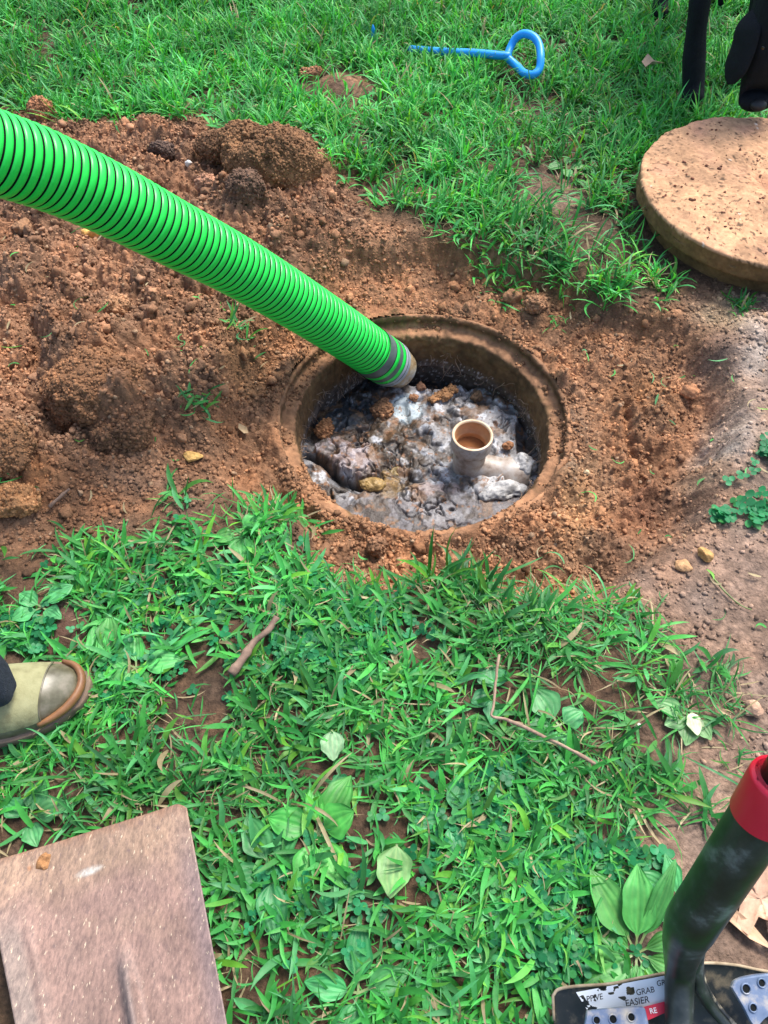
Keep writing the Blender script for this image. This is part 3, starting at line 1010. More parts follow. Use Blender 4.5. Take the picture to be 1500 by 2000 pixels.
# thin wiry grass at the lower right
NB += grass_layer('wiry_grass', 'thin wiry tufts on the worn soil at the lower right', 2600, (5, 9), 105, (.15, .85, -.2, .95), lambda x, y: np.clip(s_thin(x, y) * 2.0, 0, 1),
            (.030, .075), (.0016, .0034), (.05, .9), (.1, 1.3), .004, .12, seg=6)
print('blades', NB)

def tuft_at(name, label, spots, seed, n, ln, wd, elr, curlr, spread, straw=.03, bright=1.0):
    r_ = np.random.RandomState(seed)
    X_, Y_ = [], []
    for (u_, v_, k) in spots:
        p = P(u_, v_)
        X_.append(p[0] + r_.randn(int(n * k)) * spread)
        Y_.append(p[1] + r_.randn(int(n * k)) * spread)
    X_, Y_ = np.concatenate(X_), np.concatenate(Y_)
    m = len(X_)
    V, Fc_, k_ = blades(X_, Y_, gheight(X_, Y_), r_.uniform(0, 6.28, m), r_.uniform(*elr, m), r_.uniform(*curlr, m), r_.uniform(*ln, m), r_.uniform(*wd, m), 6, .35, r_.randn(m) * .4)
    p0 = P(spots[0][0], spots[0][1])
    return V, Fc_, np.repeat(gcol(m, r_, X_, Y_, straw) * bright, k_, 0)

def single_tuft(name, label, u_, v_, seed, n, ln, wd, elr, curlr, spread, straw=.03, bright=1.0):
    V, Fc_, c = tuft_at(name, label, [(u_, v_, 1)], seed, n, ln, wd, elr, curlr, spread, straw, bright)
    p = P(u_, v_)
    o = mk(name, V, Fc_, M_GRASS, col=np.clip(c, 0, .8), loc=(p[0], p[1], float(gheight(p[0], p[1]))))
    return tag(o, label, 'grass tuft')

single_tuft('grass_tuft', 'tall green tuft reaching up at the near rim of the manhole', 855, 1125, 1, 34, (.05, .12), (.004, .0085), (.7, 1.45), (.2, 1.2), .014)
single_tuft('grass_tuft', 'brown dried tuft stub beside the tall tuft at the rim', 905, 1085, 2, 60, (.018, .035), (.001, .002), (.6, 1.4), (.1, .5), .008, 1.0, .55)
single_tuft('grass_tuft', 'wilted grass clump on the soil left of the manhole under the hose', 470, 650, 3, 26, (.03, .06), (.003, .006), (.1, .8), (.3, 1.2), .016)
single_tuft('grass_tuft', 'small grass clump in the soil left of the manhole rim', 395, 800, 4, 26, (.025, .05), (.004, .008), (.1, .8), (.3, 1.2), .014)
single_tuft('grass_tuft', 'pale trodden tuft in front of the concrete lid', 1275, 545, 5, 60, (.03, .07), (.0025, .0045), (.3, 1.3), (.1, .8), .012, .25, 1.35)
single_tuft('grass_tuft', 'green tuft beside the pale trodden tuft, below the lid', 1190, 565, 6, 26, (.04, .08), (.003, .006), (.2, 1.0), (.2, 1.2), .012)
single_tuft('grass_tuft', 'grass tuft between the lid and the pale crusted soil', 1445, 600, 7, 40, (.02, .045), (.003, .006), (.3, 1.3), (.1, .9), .013)
single_tuft('grass_tuft', 'star shaped tuft pressed to the bare soil left of the lid', 1195, 395, 8, 26, (.05, .09), (.004, .007), (.1, .9), (.2, 1.0), .012, .05, 1.15)
single_tuft('grass_tuft', 'grass tuft hanging over the back edge of the bowl', 985, 505, 9, 46, (.04, .08), (.004, .007), (.2, 1.2), (.5, 1.8), .03)
single_tuft('grass_tuft', 'lone low grass tuft on the soil at the back right of the bowl', 1100, 585, 10, 10, (.02, .04), (.002, .004), (.1, .8), (.3, 1.2), .01)
single_tuft('grass_tuft', 'wiry tuft on the bare soil right of the bent twig', 1225, 1560, 12, 46, (.04, .10), (.0022, .0045), (.05, .8), (.2, 1.0), .012, .05, 1.1)
single_tuft('grass_tuft', 'yellow green tuft on the bare soil between twig and collar', 1320, 1370, 13, 46, (.025, .055), (.0018, .0035), (.1, 1.0), (.1, .9), .016, .15, 1.1)
single_tuft('grass_tuft', 'grass seedlings at the left edge where the pile meets the lawn', 40, 955, 14, 10, (.03, .05), (.003, .006), (.1, .7), (.3, 1.0), .015)

# loose cut blades lying on the soil
r_ = np.random.RandomState(77)
cand = []
while len(cand) < 90:
    u_, v_ = r_.uniform(-20, 1500), r_.uniform(430, 1500)
    p = P(u_, v_)
    if s_dirt(np.array([p[0]]), np.array([p[1]]))[0] > .8 and np.hypot(p[0] - RC[0], p[1] - RC[1]) > .34:
        cand.append(p)
cand = np.array(cand)
m = len(cand)
V, Fc_, k_ = blades(cand[:, 0], cand[:, 1], gheight(cand[:, 0], cand[:, 1]) + .006, r_.uniform(0, 6.28, m), r_.uniform(-.05, .25, m), r_.uniform(0, .5, m),
                    r_.uniform(.012, .045, m), r_.uniform(.002, .005, m), 6, .25, r_.randn(m))
lo = mk('loose_grass_blades', V, Fc_, M_GRASS, col=np.repeat(gcol(m, r_, cand[:, 0], cand[:, 1], .25), k_, 0))
tag(lo, 'cut grass blades strewn over the bare soil', None, None, 'stuff')

# ------------------------------------------------------------------ clover
def clover(name, label, n, seed, spots, rad=(.0035, .0065)):
    r_ = np.random.RandomState(seed)
    k = r_.randint(0, len(spots), n)
    sp = np.array(spots, float)[k]
    u_ = sp[:, 0] + r_.randn(n) * sp[:, 2]
    v_ = sp[:, 1] + r_.randn(n) * sp[:, 3]
    pp = np.array([P(a_, b_) for a_, b_ in zip(u_, v_)])
    x, y = pp[:, 0], pp[:, 1]
    ok = ~pip(SHOVEL, u_, v_) & ~pip(BOOT, u_, v_) & (s_bowl(x, y) < .4)
    x, y = x[ok], y[ok]
    n = len(x)
    z = gheight(x, y) + r_.uniform(.006, .018, n)
    R = r_.uniform(rad[0], rad[1], n)
    th = r_.uniform(0, 6.28, n)
    tx, ty = r_.randn(n) * .3, r_.randn(n) * .3
    a_ = np.linspace(0, 2 * np.pi, 9)[:-1]
    Vs = []
    for q in range(3):
        c_ = th + q * 2.094
        lx = R[:, None] * (1.0 + np.cos(a_)[None] * .95)
        ly = R[:, None] * np.sin(a_)[None] * .9
        px = np.cos(c_)[:, None] * lx - np.sin(c_)[:, None] * ly
        py = np.sin(c_)[:, None] * lx + np.cos(c_)[:, None] * ly
        pz = tx[:, None] * px + ty[:, None] * py + .12 * R[:, None] * np.cos(2 * a_)[None]
        ring_ = np.stack([x[:, None] + px, y[:, None] + py, z[:, None] + pz], 2)
        ctr = ring_.mean(1, keepdims=True) - np.array([0, 0, 1]) * (R * .18)[:, None, None]
        Vs.append(np.concatenate([ring_, ctr], 1))
    V = np.concatenate(Vs, 0)
    tri = np.array([[i, (i + 1) % 8, 8] for i in range(8)])
    Fc_ = (tri[None] + (np.arange(3 * n) * 9)[:, None, None]).reshape(-1, 3)
    c = np.array([.022, .21, .075]) * r_.uniform(.7, 1.35, (n, 1)) + np.array([.03, .05, .0]) * (r_.rand(n, 1) < .15)
    c = np.repeat(np.tile(c, (3, 1)), 9, 0)
    o = mk(name, V.reshape(-1, 3), Fc_, M_GRASS, col=c)
    return tag(o, label, None, None, 'stuff')
clover('clover', 'small round leaved clover spread through the near lawn', 900, 5,
       [(610, 1240, 55, 45), (600, 1290, 60, 35), (760, 1210, 50, 40), (500, 1150, 160, 60), (300, 1150, 120, 50), (1100, 1690, 60, 45), (960, 1560, 60, 30), (1060, 1780, 80, 60),
        (600, 1270, 60, 40), (1080, 1670, 60, 40), (620, 1740, 90, 60), (250, 1300, 60, 60), (900, 1650, 120, 90), (60, 1240, 40, 20), (1100, 1880, 60, 60)])
clover('creeping_clover', 'clover creeping on the bare soil by the right photo edge', 70, 6, [(1480, 960, 26, 30), (1470, 1010, 16, 12), (1495, 880, 12, 14), (1410, 1010, 12, 10), (1265, 1690, 20, 12)], (.005, .0085))

# ------------------------------------------------------------------ broad leaved plants
M_BROAD = mat_leaf('broad_leaf', .45, .12)
def leaf_mesh(base, az_, L_, W_, e0=.25, curl=.5, petiole=.25, col=(.05, .26, .06), seed=0, tip=1.0, lobes=0):
    n, mm = 22, 16
    t = np.linspace(0, 1, n + 1)
    ang = e0 - curl * t
    ds = L_ / n
    rad = np.concatenate([[0], np.cumsum(np.cos(ang[:-1]) * ds)])
    hg = np.concatenate([[0], np.cumsum(np.sin(ang[:-1]) * ds)])
    tb = np.clip((t - petiole) / (1 - petiole), 0, 1)
    wd = W_ / 2 * np.sin(np.pi * np.clip(tb, 0, 1) ** .75) ** .8 * (1 + lobes * np.sin(tb * 22))
    wd = np.maximum(wd, .0012 * (1 - t) + .0004)
    wd = wd * (1 + .06 * np.sin(t * 17 + seed) * (t > petiole))
    wd[-1] = .0004
    q = np.linspace(-1, 1, mm + 1)
    r_ = np.random.RandomState(seed)
    ph = r_.uniform(0, 6)
    Tt, Qq = np.meshgrid(t, q, indexing='ij')
    lat = Qq * wd[:, None]
    up = .22 * np.abs(lat) ** 1.0 - .0006 * np.cos(Qq * np.pi * 5) * (wd[:, None] > .004) + .0022 * np.sin(Tt * 9 + ph + Qq * 2) * np.abs(Qq) ** 2 * (wd[:, None] > .004)
    R_ = rad[:, None] + 0 * Qq
    Z_ = hg[:, None] + up
    ca, sa = math.cos(az_), math.sin(az_)
    V = np.stack([base[0] + ca * R_ - sa * lat, base[1] + sa * R_ + ca * lat, base[2] + np.maximum(Z_, .003)], 2).reshape(-1, 3)
    rib = np.maximum(np.exp(-(Qq / .07) ** 2), .8 * (np.exp(-((np.abs(Qq) - .38) / .06) ** 2) + np.exp(-((np.abs(Qq) - .70) / .06) ** 2)))
    c = np.array(col)[None, None] * (1 + np.array([.5, .16, .2]) * rib[..., None]) * (1 + .25 * vn2(Tt * 1.0, Qq * .5, .12, seed)[..., None]) * (1 + .12 * np.sin(Tt * 7 + ph))[..., None]
    pet = (Tt < petiole)[..., None]
    c = np.where(pet, np.array([.22, .30, .12]), c)
    return V, grid_faces(n + 1, mm + 1), c.reshape(-1, 3)

def plant(name, label, cat, u_, v_, leaves, seed, col=(.05, .26, .06), group=None):
    b = G(u_, v_)
    t_ = thing(name, label, cat, b, group)
    r_ = np.random.RandomState(seed)
    for (deg, L_, W_, *rest) in leaves:
        e0 = rest[0] if rest else .35
        c = np.array(col) * r_.uniform(.8, 1.25) + np.array([.02, 0, 0]) * r_.rand()
        V, Fc_, cl = leaf_mesh(b + [0, 0, .003 + .003 * r_.rand()], math.radians(deg), L_, W_, e0, .55, .22, c, r_.randint(99))
        mk('leaf', V, Fc_, M_BROAD, t_, np.clip(cl, 0, .8))
    return t_
plant('plantain', 'large plantain rosette on bare soil left of the black shovel socket', 'plant', 1240, 1862,
      [(118, .112, .048, .5), (84, .108, .046, .6), (205, .082, .052, .35), (260, .070, .034, .3), (295, .060, .040, .3), (335, .075, .025, .5), (20, .07, .022, .5), (60, .13, .026, .6), (150, .06, .03, .3)], 1, (.055, .27, .06))
plant('plantain', 'bright broad plantain in the lower middle of the lawn', 'plant', 622, 1628,
      [(165, .075, .045), (25, .062, .050, .7), (255, .085, .040), (100, .065, .028), (300, .085, .040), (60, .09, .042)], 2, (.05, .30, .05))
plant('plantain', 'dark green plantain right of the rusty shovel blade', 'plant', 530, 1700,
      [(120, .08, .042), (200, .06, .04), (280, .09, .042), (10, .06, .03), (60, .07, .03)], 3, (.03, .20, .06))
plant('plantain', 'light green plantain leaf fan left of the dark stick', 'plant', 268, 1308, [(10, .075, .040, .3), (100, .06, .032), (160, .05, .03), (300, .045, .03), (220, .05, .03)], 4, (.06, .30, .08))
plant('plantain', 'broad leaf plant just above the toe of the boot', 'plant', 215, 1290, [(95, .075, .036, .6), (120, .06, .045, .6), (80, .05, .03), (300, .05, .03), (30, .05, .03)], 5, (.06, .30, .07))
plant('plantain', 'small plantain with two leaves in the grass below the dirt pile', 'plant', 470, 1045, [(35, .048, .040, .5), (200, .05, .032), (280, .06, .04)], 6, (.05, .28, .06))
plant('plantain', 'green plantain under the bent twig', 'plant', 1090, 1420, [(120, .065, .048, .4), (30, .045, .036), (200, .05, .045), (270, .04, .03)], 7, (.06, .30, .10))
plant('plantain', 'plantain half hidden behind the upper arm of the bent twig', 'plant', 965, 1360, [(95, .05, .05, .3), (260, .05, .03), (200, .04, .03)], 8, (.035, .22, .08))
plant('plantain', 'pale plantain on the bare soil right of the wiry grass', 'plant', 1345, 1400, [(250, .050, .030, .3), (200, .045, .030, .3), (160, .06, .028), (300, .045, .028)], 9, (.13, .33, .12))
plant('plantain', 'plantain with upright leaf beside the black shovel tube', 'plant', 1322, 1762, [(100, .06, .026, .5), (150, .07, .032, .6), (215, .04, .022)], 10, (.06, .30, .10))
plant('plantain', 'plantain at the bottom edge of the photo right of the shovel blade', 'plant', 700, 1940, [(90, .08, .036), (170, .07, .032), (20, .07, .034), (250, .06, .03)], 11, (.035, .24, .07))
plant('plantain', 'low plantain in the lower left between boot and rusty shovel', 'plant', 60, 1600, [(80, .055, .036), (150, .05, .03), (20, .06, .034), (300, .045, .03)], 12, (.04, .24, .08))
plant('plantain', 'plantain on the lawn at the left edge below the dirt pile', 'plant', 85, 1190, [(40, .06, .034, .4), (150, .05, .03), (210, .05, .03), (330, .045, .026)], 13, (.06, .30, .10))
plant('plantain', 'plantain right of centre in the near lawn', 'plant', 880, 1600, [(70, .06, .034), (190, .06, .03), (280, .055, .03)], 14, (.035, .23, .08))
plant('plantain', 'flat leaved weed in the far lawn above the dirt pile', 'plant', 320, 150, [(90, .07, .036, .6), (20, .07, .034, .6), (160, .07, .036, .6), (270, .06, .03)], 15, (.05, .30, .08))
plant('plantain', 'weed with two pale leaves on the bare patch left of the lid', 'plant', 1105, 330, [(190, .05, .038, .3), (350, .055, .034, .3), (80, .04, .02), (270, .05, .028, .2)], 16, (.10, .32, .10))
def fallen(name, label, u_, v_, deg, L_, W_, col, dz=.02, lobes=0.0, e0=.1, seed=0):
    b = G(u_, v_)
    b[2] += dz
    V, Fc_, cl = leaf_mesh(b, math.radians(deg), L_, W_, e0, .2, .06, col, seed, lobes=lobes)
    V[:, 2] += .0
    o = mk(name, V, Fc_, M_BROAD, None, np.clip(cl, 0, .8), loc=b)
    return tag(o, label, 'leaf')
fallen('fallen_leaf', 'pale spotted oval leaf lying on the grass in the lower middle', 775, 1655, 262, .068, .048, (.16, .34, .11), .022, seed=3)
fallen('fallen_leaf', 'pale green ragged leaf on the grass above the bright plantain', 650, 1437, 275, .046, .036, (.18, .35, .17), .025, .06, seed=4)
fallen('fallen_leaf', 'pale turned leaf on bare soil by the pale plantain', 1343, 1398, 272, .036, .024, (.42, .52, .30), .015, seed=5)

# dry brown leaves
M_DRY = mat_attr('dry_leaf', .7, .3, 60, ((120, .4, .001),), .3)
def dry_leaf(label, u_, v_, outline, sc_, rot, col, dz=.006, curlz=.12):
    b = G(u_, v_)
    b[2] += dz
    n = len(outline)
    o_ = np.array(outline, float) * sc_
    ca, sa = math.cos(rot), math.sin(rot)
    o_ = np.stack([o_[:, 0] * ca - o_[:, 1] * sa, o_[:, 0] * sa + o_[:, 1] * ca], 1)
    Vs, rings = [], 6
    c0 = o_.mean(0)
    for k in range(rings + 1):
        f_ = k / rings
        q = c0 + (o_ - c0) * f_
        zz = curlz * sc_ * f_ ** 2 * (.5 + .5 * np.sin(np.arange(n) * 1.7)) + .03 * sc_ * vn2(q[:, 0], q[:, 1], .01, 3)
        Vs.append(np.stack([q[:, 0], q[:, 1], zz + .002], 1))
    V = np.concatenate(Vs) + b
    Fc_ = [(k * n + i, k * n + (i + 1) % n, (k + 1) * n + (i + 1) % n, (k + 1) * n + i) for k in range(rings) for i in range(n)]
    Vb = V - [0, 0, .0006]
    V2, F2 = join([(V, Fc_), (Vb, [f[::-1] for f in Fc_])])
    r_ = np.random.RandomState(5)
    c = np.array(col)[None] * (1 + .2 * vn2(V2[:, 0], V2[:, 1], .012, 6))[:, None]
    o = mk('dry_leaf', V2, F2, M_DRY, None, np.clip(c, 0, .9), loc=b)
    return tag(o, label, 'leaf')
OAK = [(-1, 0), (-.7, .12), (-.55, .38), (-.35, .2), (-.2, .25), (-.1, .6), (.1, .72), (.15, .35), (.3, .3), (.5, .62), (.62, .4), (.6, .2), (.85, .25), (1, 0), (.8, -.18), (.6, -.15),
       (.62, -.5), (.4, -.55), (.3, -.25), (.1, -.3), (.05, -.65), (-.15, -.6), (-.2, -.25), (-.4, -.18), (-.55, -.35), (-.7, -.12)]
dry_leaf('large pinkish brown dead oak leaf on the bare soil at the lower right', 1468, 1755, OAK, .078, -.55, (.50, .31, .21), .012)
dry_leaf('folded tan strip of dead leaf lying beside the large oak leaf', 1432, 1800, [(-1, 0), (-.5, .16), (.2, .2), (1, .05), (.4, -.15), (-.4, -.14)], .055, -.75, (.46, .30, .19), .008)
dry_leaf('small tan crumpled dead leaf on the lawn left of the dog leg', 1265, 165, [(-1, .1), (-.3, .9), (.1, .3), (1, .1), (.5, -.4), (-.2, -.2), (-.8, -.5)], .035, .1, (.50, .36, .24), .055, .4)
dry_leaf('curled tan wood chip on the soil left of the manhole', 475, 842, [(-1, .2), (.2, .5), (1, .1), (.6, -.3), (-.4, -.35)], .017, -.8, (.52, .36, .2), .004, .2)

# ------------------------------------------------------------------ sticks and twigs
M_TWIG = mat_plain('bark', [(.10, .062, .045), (.26, .17, .12)], .8, 60, (140, .7, .002))
M_TWIG2 = mat_plain('pale_bark', [(.20, .12, .08), (.40, .28, .19)], .75, 60, (140, .7, .002))
def stick(name, label, pts, r0, r1, mat, dz=.02, seed=1):
    ps = np.array([G(u_, v_) + [0, 0, dz if np.ndim(dz) == 0 else dz[i]] for i, (u_, v_) in enumerate(pts)])
    sp = spline(ps, 8)
    k = np.linspace(r0, r1, len(sp)) * (1 + .18 * np.array([vn2(np.array([i * .37]), np.array([seed * 1.]), 1.0)[0] for i in range(len(sp))]))
    V, Fc_ = tube(sp, k, 10)
    V = V + .0008 * np.stack([vn3(V, .008, 1), vn3(V, .008, 2), vn3(V, .008, 3)], 1)
    o = mk(name, V, Fc_, mat, loc=ps[0])
    return tag(o, label, 'stick')
stick('stick', 'short dark weathered stick lying in the grass left of centre', [(458, 1332), (480, 1302), (500, 1272), (528, 1248), (545, 1222)], .0075, .0052, M_TWIG, .032)
stick('twig', 'long thin bent twig lying on the grass right of centre', [(968, 1300), (962, 1350), (957, 1400), (955, 1418), (985, 1425), (1040, 1450), (1100, 1480), (1150, 1508)], .0020, .0027, M_TWIG2, .042)
stick('twig', 'tiny dry twig upright on bare soil at the end of the bent twig', [(1153, 1520), (1155, 1550), (1150, 1575)], .0018, .0012, M_TWIG2, .012)
stick('twig', 'small grey twig on the soil at the left near the lawn', [(100, 998), (120, 980), (140, 962)], .0032, .0026, M_TWIG, .012)
stick('twig', 'dark thin twig lying on the bare soil below the wiry tuft', [(1260, 1616), (1330, 1610), (1400, 1600), (1440, 1598)], .0012, .0010, M_TWIG, .004)
stick('fallen_stalk', 'broken green grass stem lying on the bare soil at the right', [(1385, 1125), (1410, 1155), (1440, 1182), (1465, 1195)], .0018, .0010, mat_plain('stem', [(.10, .12, .04), (.20, .26, .08)], .6, 40, None), .006)
stick('root', 'thin pale root hanging from the ring wall beside the pipe', [(985, 868), (1000, 855), (1012, 840), (1020, 826)], .0010, .0008, M_TWIG2, -.12)
# roots fringe inside the ring
r_ = np.random.RandomState(9)
parts = []
for k in range(150):
    th_ = r_.uniform(-1.2, 3.6)
    r0 = .266
    z0 = r_.uniform(-.205, -.150)
    p0 = np.array([RC[0] + r0 * math.cos(th_), RC[1] + r0 * math.sin(th_), z0])
    L_ = r_.uniform(.012, .05)
    d_ = np.array([-math.cos(th_), -math.sin(th_), 0]) * r_.uniform(.1, .7) + np.array([-math.sin(th_), math.cos(th_), 0]) * r_.randn() * .6 + [0, 0, -r_.uniform(.3, 1)]
    d_ /= np.linalg.norm(d_)
    pts = [p0 + d_ * L_ * q + r_.randn(3) * .0025 * (q > 0) for q in (0, .33, .66, 1)]
    parts.append(tube(spline(pts, 3), r_.uniform(.0003, .0008), 4))
V, Fc_ = join(parts)
o = mk('hair_roots', V, Fc_, M_TWIG2)
tag(o, 'hair roots hanging from the inner wall of the manhole', None, None, 'stuff')

# ------------------------------------------------------------------ plastic tee pipe in the tank
M_PVC = mat_plain('stained_plastic', [(.12, .07, .04), (.36, .30, .25), (.48, .46, .43)], .45, 38, (60, .15, .001))
M_PVCIN = mat_plain('rust_stained_plastic', [(.36, .15, .05), (.55, .33, .17)], .5, 18, (60, .2, .001))
M_RIM = mat_plain('pipe_rim', [(.50, .32, .17), (.68, .55, .38)], .5, 40, (90, .4, .001))
PT = -.125
pc = P(923, 850, PT)
pipe = thing('plastic_pipe', 'stained white plastic tee pipe standing up in the scum', 'pipe', (pc[0], pc[1], -.30))
R1 = .0445
def lat(prof_, n=72):
    V, Fc_ = lathe(prof_, n, (pc[0], pc[1], 0))
    return V, Fc_
hub = [(R1 - .006, PT - .002), (R1 - .002, PT), (R1, PT - .002), (R1, PT - .032), (R1 - .002, PT - .036), (R1 - .0085, PT - .040)]
V, Fc_ = lat(hub)
mk('hub', V, Fc_, M_PVC, pipe)
V, Fc_ = lat([(R1 - .0085, PT - .040), (R1 - .0085, -.262), (R1 - .0085, -.30)])
mk('riser', V, Fc_, M_PVC, pipe)
V, Fc_ = lat([(R1 - .0005, PT + .0008), (R1 - .0025, PT + .002), (R1 - .005, PT + .0015), (R1 - .0065, PT - .002)])
mk('rim', V, Fc_, M_RIM, pipe)
V, Fc_ = lat([(R1 - .0065, PT - .002), (R1 - .0070, PT - .030), (R1 - .011, PT - .031), (R1 - .0115, PT - .034), (R1 - .012, PT - .12)])
mk('inner_wall', V, Fc_, M_PVCIN, pipe)
V, Fc_ = lat([(R1 - .0118, PT - .044), (.012, PT - .044), (.0005, PT - .044)])
M_WATER = mat_plain('murky_water', [(.16, .065, .025), (.24, .10, .04)], .08, 30, (30, .1, .001))
mk('water_inside', V, Fc_, M_WATER, pipe)
e1 = P(1000, 925, -.236)
e1 = np.array([e1[0], e1[1], -.241])
s1 = np.array([pc[0], pc[1], -.232])
dv = (e1 - s1) / np.linalg.norm(e1 - s1)
pts = [s1 + dv * q for q in np.linspace(0, np.linalg.norm(e1 - s1) + .035, 12)]
V, Fc_ = tube(pts, [.034] * 6 + [.034] + [.039] * 5, 40)
mk('side_branch', V, Fc_, M_PVC, pipe)
clod('sludge_lump', 'whitish sludge lump covering the side arm of the pipe', 'sludge', 0, 0, (.115, .055, .036), (.34, .335, .33), 52, 5, base=on_scum(985, 958), rot=.25, sink=.30, mat=M_SCUM, crumbly=0)
clod('sludge_lump', 'whitish sludge lump between side arm of the pipe and ring wall', 'sludge', 0, 0, (.05, .06, .05), (.30, .295, .29), 53, 5, base=on_scum(1024, 915), rot=.25, sink=.25, mat=M_SCUM, crumbly=0)

# ------------------------------------------------------------------ green suction hose
OD = .110
us = np.array([0, 113, 227, 340, 453, 567, 680, 740, 782])
vs = np.array([302, 343, 396, 456, 515, 583, 656, 697, 722])
cp = [D(u_, v_, F * OD / (163 - .094 * u_)) for u_, v_ in zip(us, vs)]
d0 = cp[0] - cp[1]
d0 /= np.linalg.norm(d0)
ext = [cp[0] + d0 * .35 + [0, 0, -.02], cp[0] + d0 * .75 + [-.1, 0, -.16], cp[0] + d0 * 1.05 + [-.25, 0, -.42], cp[0] + d0 * 1.3 + [-.5, 0, -.68]]
for e_ in ext:
    e_[2] = max(e_[2], .07)
cpl = np.array(ext[::-1] + cp)
sp = spline(cpl, 40)
for _ in range(30):
    sp[1:-1] = .5 * sp[1:-1] + .25 * (sp[:-2] + sp[2:])
sl_ = np.concatenate([[0], np.cumsum(np.linalg.norm(np.diff(sp, axis=0), axis=1))])
Ltot = sl_[-1]
s_vis = sl_[np.argmin(np.abs(sp - cp[0]).sum(1))]
EK = 1.42
Send = Ltot - .086 * EK
pitch = (Send - s_vis) / 64.0
print('hose len', Ltot, 'visible', Ltot - s_vis, 'pitch', pitch, 'tip', sp[-1])
hose = thing('suction_hose', 'bright green ribbed suction hose reaching down into the manhole', 'hose', tuple(sp[-1]))
def frames(S):
    pts = np.stack([np.interp(S, sl_, sp[:, i]) for i in range(3)], 1)
    T = np.gradient(pts, axis=0)
    T /= np.linalg.norm(T, axis=1)[:, None]
    N = np.cross(T, [0, 0, 1.0])
    N /= np.linalg.norm(N, axis=1)[:, None]
    return pts, T, N, np.cross(T, N)
per, nu = 18, 64
a_ = np.arange(nu + 1) * 2 * np.pi / nu
S0 = np.arange(0, (Send / pitch + 1) * per).astype(float) / per * pitch
SS = S0[:, None] - pitch * a_[None] / (2 * np.pi)
fp, fT, fN, fB = frames(np.linspace(0, Ltot, 1600))
fs = np.linspace(0, Ltot, 1600)
def fi(arr, q):
    return np.stack([np.interp(q, fs, arr[:, i]) for i in range(3)], -1)
ph = ((S0 / pitch) % 1.0)[:, None] + 0 * SS
dd = np.abs(ph - .5)
rprof = np.clip((.5 - dd) / .5, 0, 1)
rprof = 1 - (1 - np.clip(rprof / .34, 0, 1)) ** 2.2 + .25 * np.sin(np.clip(rprof, 0, 1) * np.pi / 2 * 2 / 2)
R_ = OD / 2 - .0056 + .0050 * np.sqrt(np.clip(1 - (dd / .47) ** 2.6, 0, 1))
SSc = np.clip(SS, 0, Send)
V = fi(fp, SSc) + R_[..., None] * (np.cos(a_)[None, :, None] * fi(fN, SSc) + np.sin(a_)[None, :, None] * fi(fB, SSc))
ii, jj = np.meshgrid(np.arange(len(S0) - 1), np.arange(nu), indexing='ij')
ii, jj = ii.ravel(), jj.ravel()
Fh = np.stack([ii * (nu + 1) + jj, ii * (nu + 1) + jj + 1, (ii + 1) * (nu + 1) + jj + 1, (ii + 1) * (nu + 1) + jj], 1)
pf = (ii + .5) / per % 1.0
gm = np.abs(pf - .5) < .40
M_HG = mat_plain('green_hose_plastic', [(.012, .60, .060), (.02, .72, .085)], .34, 8, (150, .05, .0005), spec=.4)
M_HB = mat_plain('black_rubber', [(.007, .009, .009)], .8, 8, None, spec=.15)
def sub_mesh(Fq, Vq):
    k, inv = np.unique(Fq, return_inverse=True)
    return Vq[k], inv.reshape(Fq.shape)
Vf = V.reshape(-1, 3)
v_, f_ = sub_mesh(Fh[gm], Vf)
mk('spiral_rib', v_, f_, M_HG, hose)
v_, f_ = sub_mesh(Fh[~gm], Vf)
mk('tube_wall', v_, f_, M_HB, hose)
def sleeve(name, s0, s1_, r0, r1_, mat, bulge=.0, n=12, inner=False):
    S_ = np.linspace(s0, s1_, n)
    p_, T_, N_, B_ = frames(S_)
    R_ = np.linspace(r0, r1_, n) + bulge * np.sin(np.linspace(0, np.pi, n))
    a2 = np.arange(72) * 2 * np.pi / 72
    V = p_[:, None] + R_[:, None, None] * (np.cos(a2)[None, :, None] * N_[:, None] + np.sin(a2)[None, :, None] * B_[:, None])
    i_, j_ = np.meshgrid(np.arange(n - 1), np.arange(72), indexing='ij')
    i_, j_ = i_.ravel(), j_.ravel()
    k_ = (j_ + 1) % 72
    return mk(name, V.reshape(-1, 3), np.stack([i_ * 72 + j_, i_ * 72 + k_, (i_ + 1) * 72 + k_, (i_ + 1) * 72 + j_], 1), mat, hose)
M_TAPE = mat_plain('grey_tape', [(.06, .09, .08), (.12, .16, .15)], .5, 30, (90, .3, .001))
M_CUFF = mat_plain('pale_grey_cuff', [(.20, .24, .26), (.36, .41, .44)], .45, 30, (90, .3, .001))
M_CLR = mat_plain('dirty_clear_fitting', [(.20, .11, .03), (.34, .28, .18), (.42, .46, .46)], .25, 40, (70, .5, .002), spec=.6)
h_ = OD / 2
sleeve('tape_band', Send - .006 * EK, Send + .012 * EK, h_ + .0008, h_ + .0008, M_TAPE, .0003)
sleeve('dark_gap', Send + .012 * EK, Send + .0145 * EK, h_ - .002, h_ - .002, M_HB)
sleeve('green_end_ring', Send + .0145 * EK, Send + .023 * EK, h_ + .0000, h_ + .0000, M_HG, .0012)
sleeve('tape_band', Send + .023 * EK, Send + .033 * EK, h_ + .0002, h_ + .0000, M_TAPE)
sleeve('green_end_ring', Send + .033 * EK, Send + .042 * EK, h_ + .0002, h_ - .0006, M_HG, .0010)
sleeve('cuff', Send + .042 * EK, Send + .049 * EK, h_ + .0004, h_ + .0002, M_CUFF, .0004)
sleeve('dark_gap', Send + .049 * EK, Send + .050 * EK, h_ - .0016, h_ - .0016, M_HB)
sleeve('cuff', Send + .050 * EK, Send + .057 * EK, h_ + .0004, h_ - .0008, M_CUFF, .0004)
sleeve('cuff_lip', Send + .057 * EK, Send + .0575 * EK, h_ - .0008, h_ - .006, M_CUFF, 0, 3)
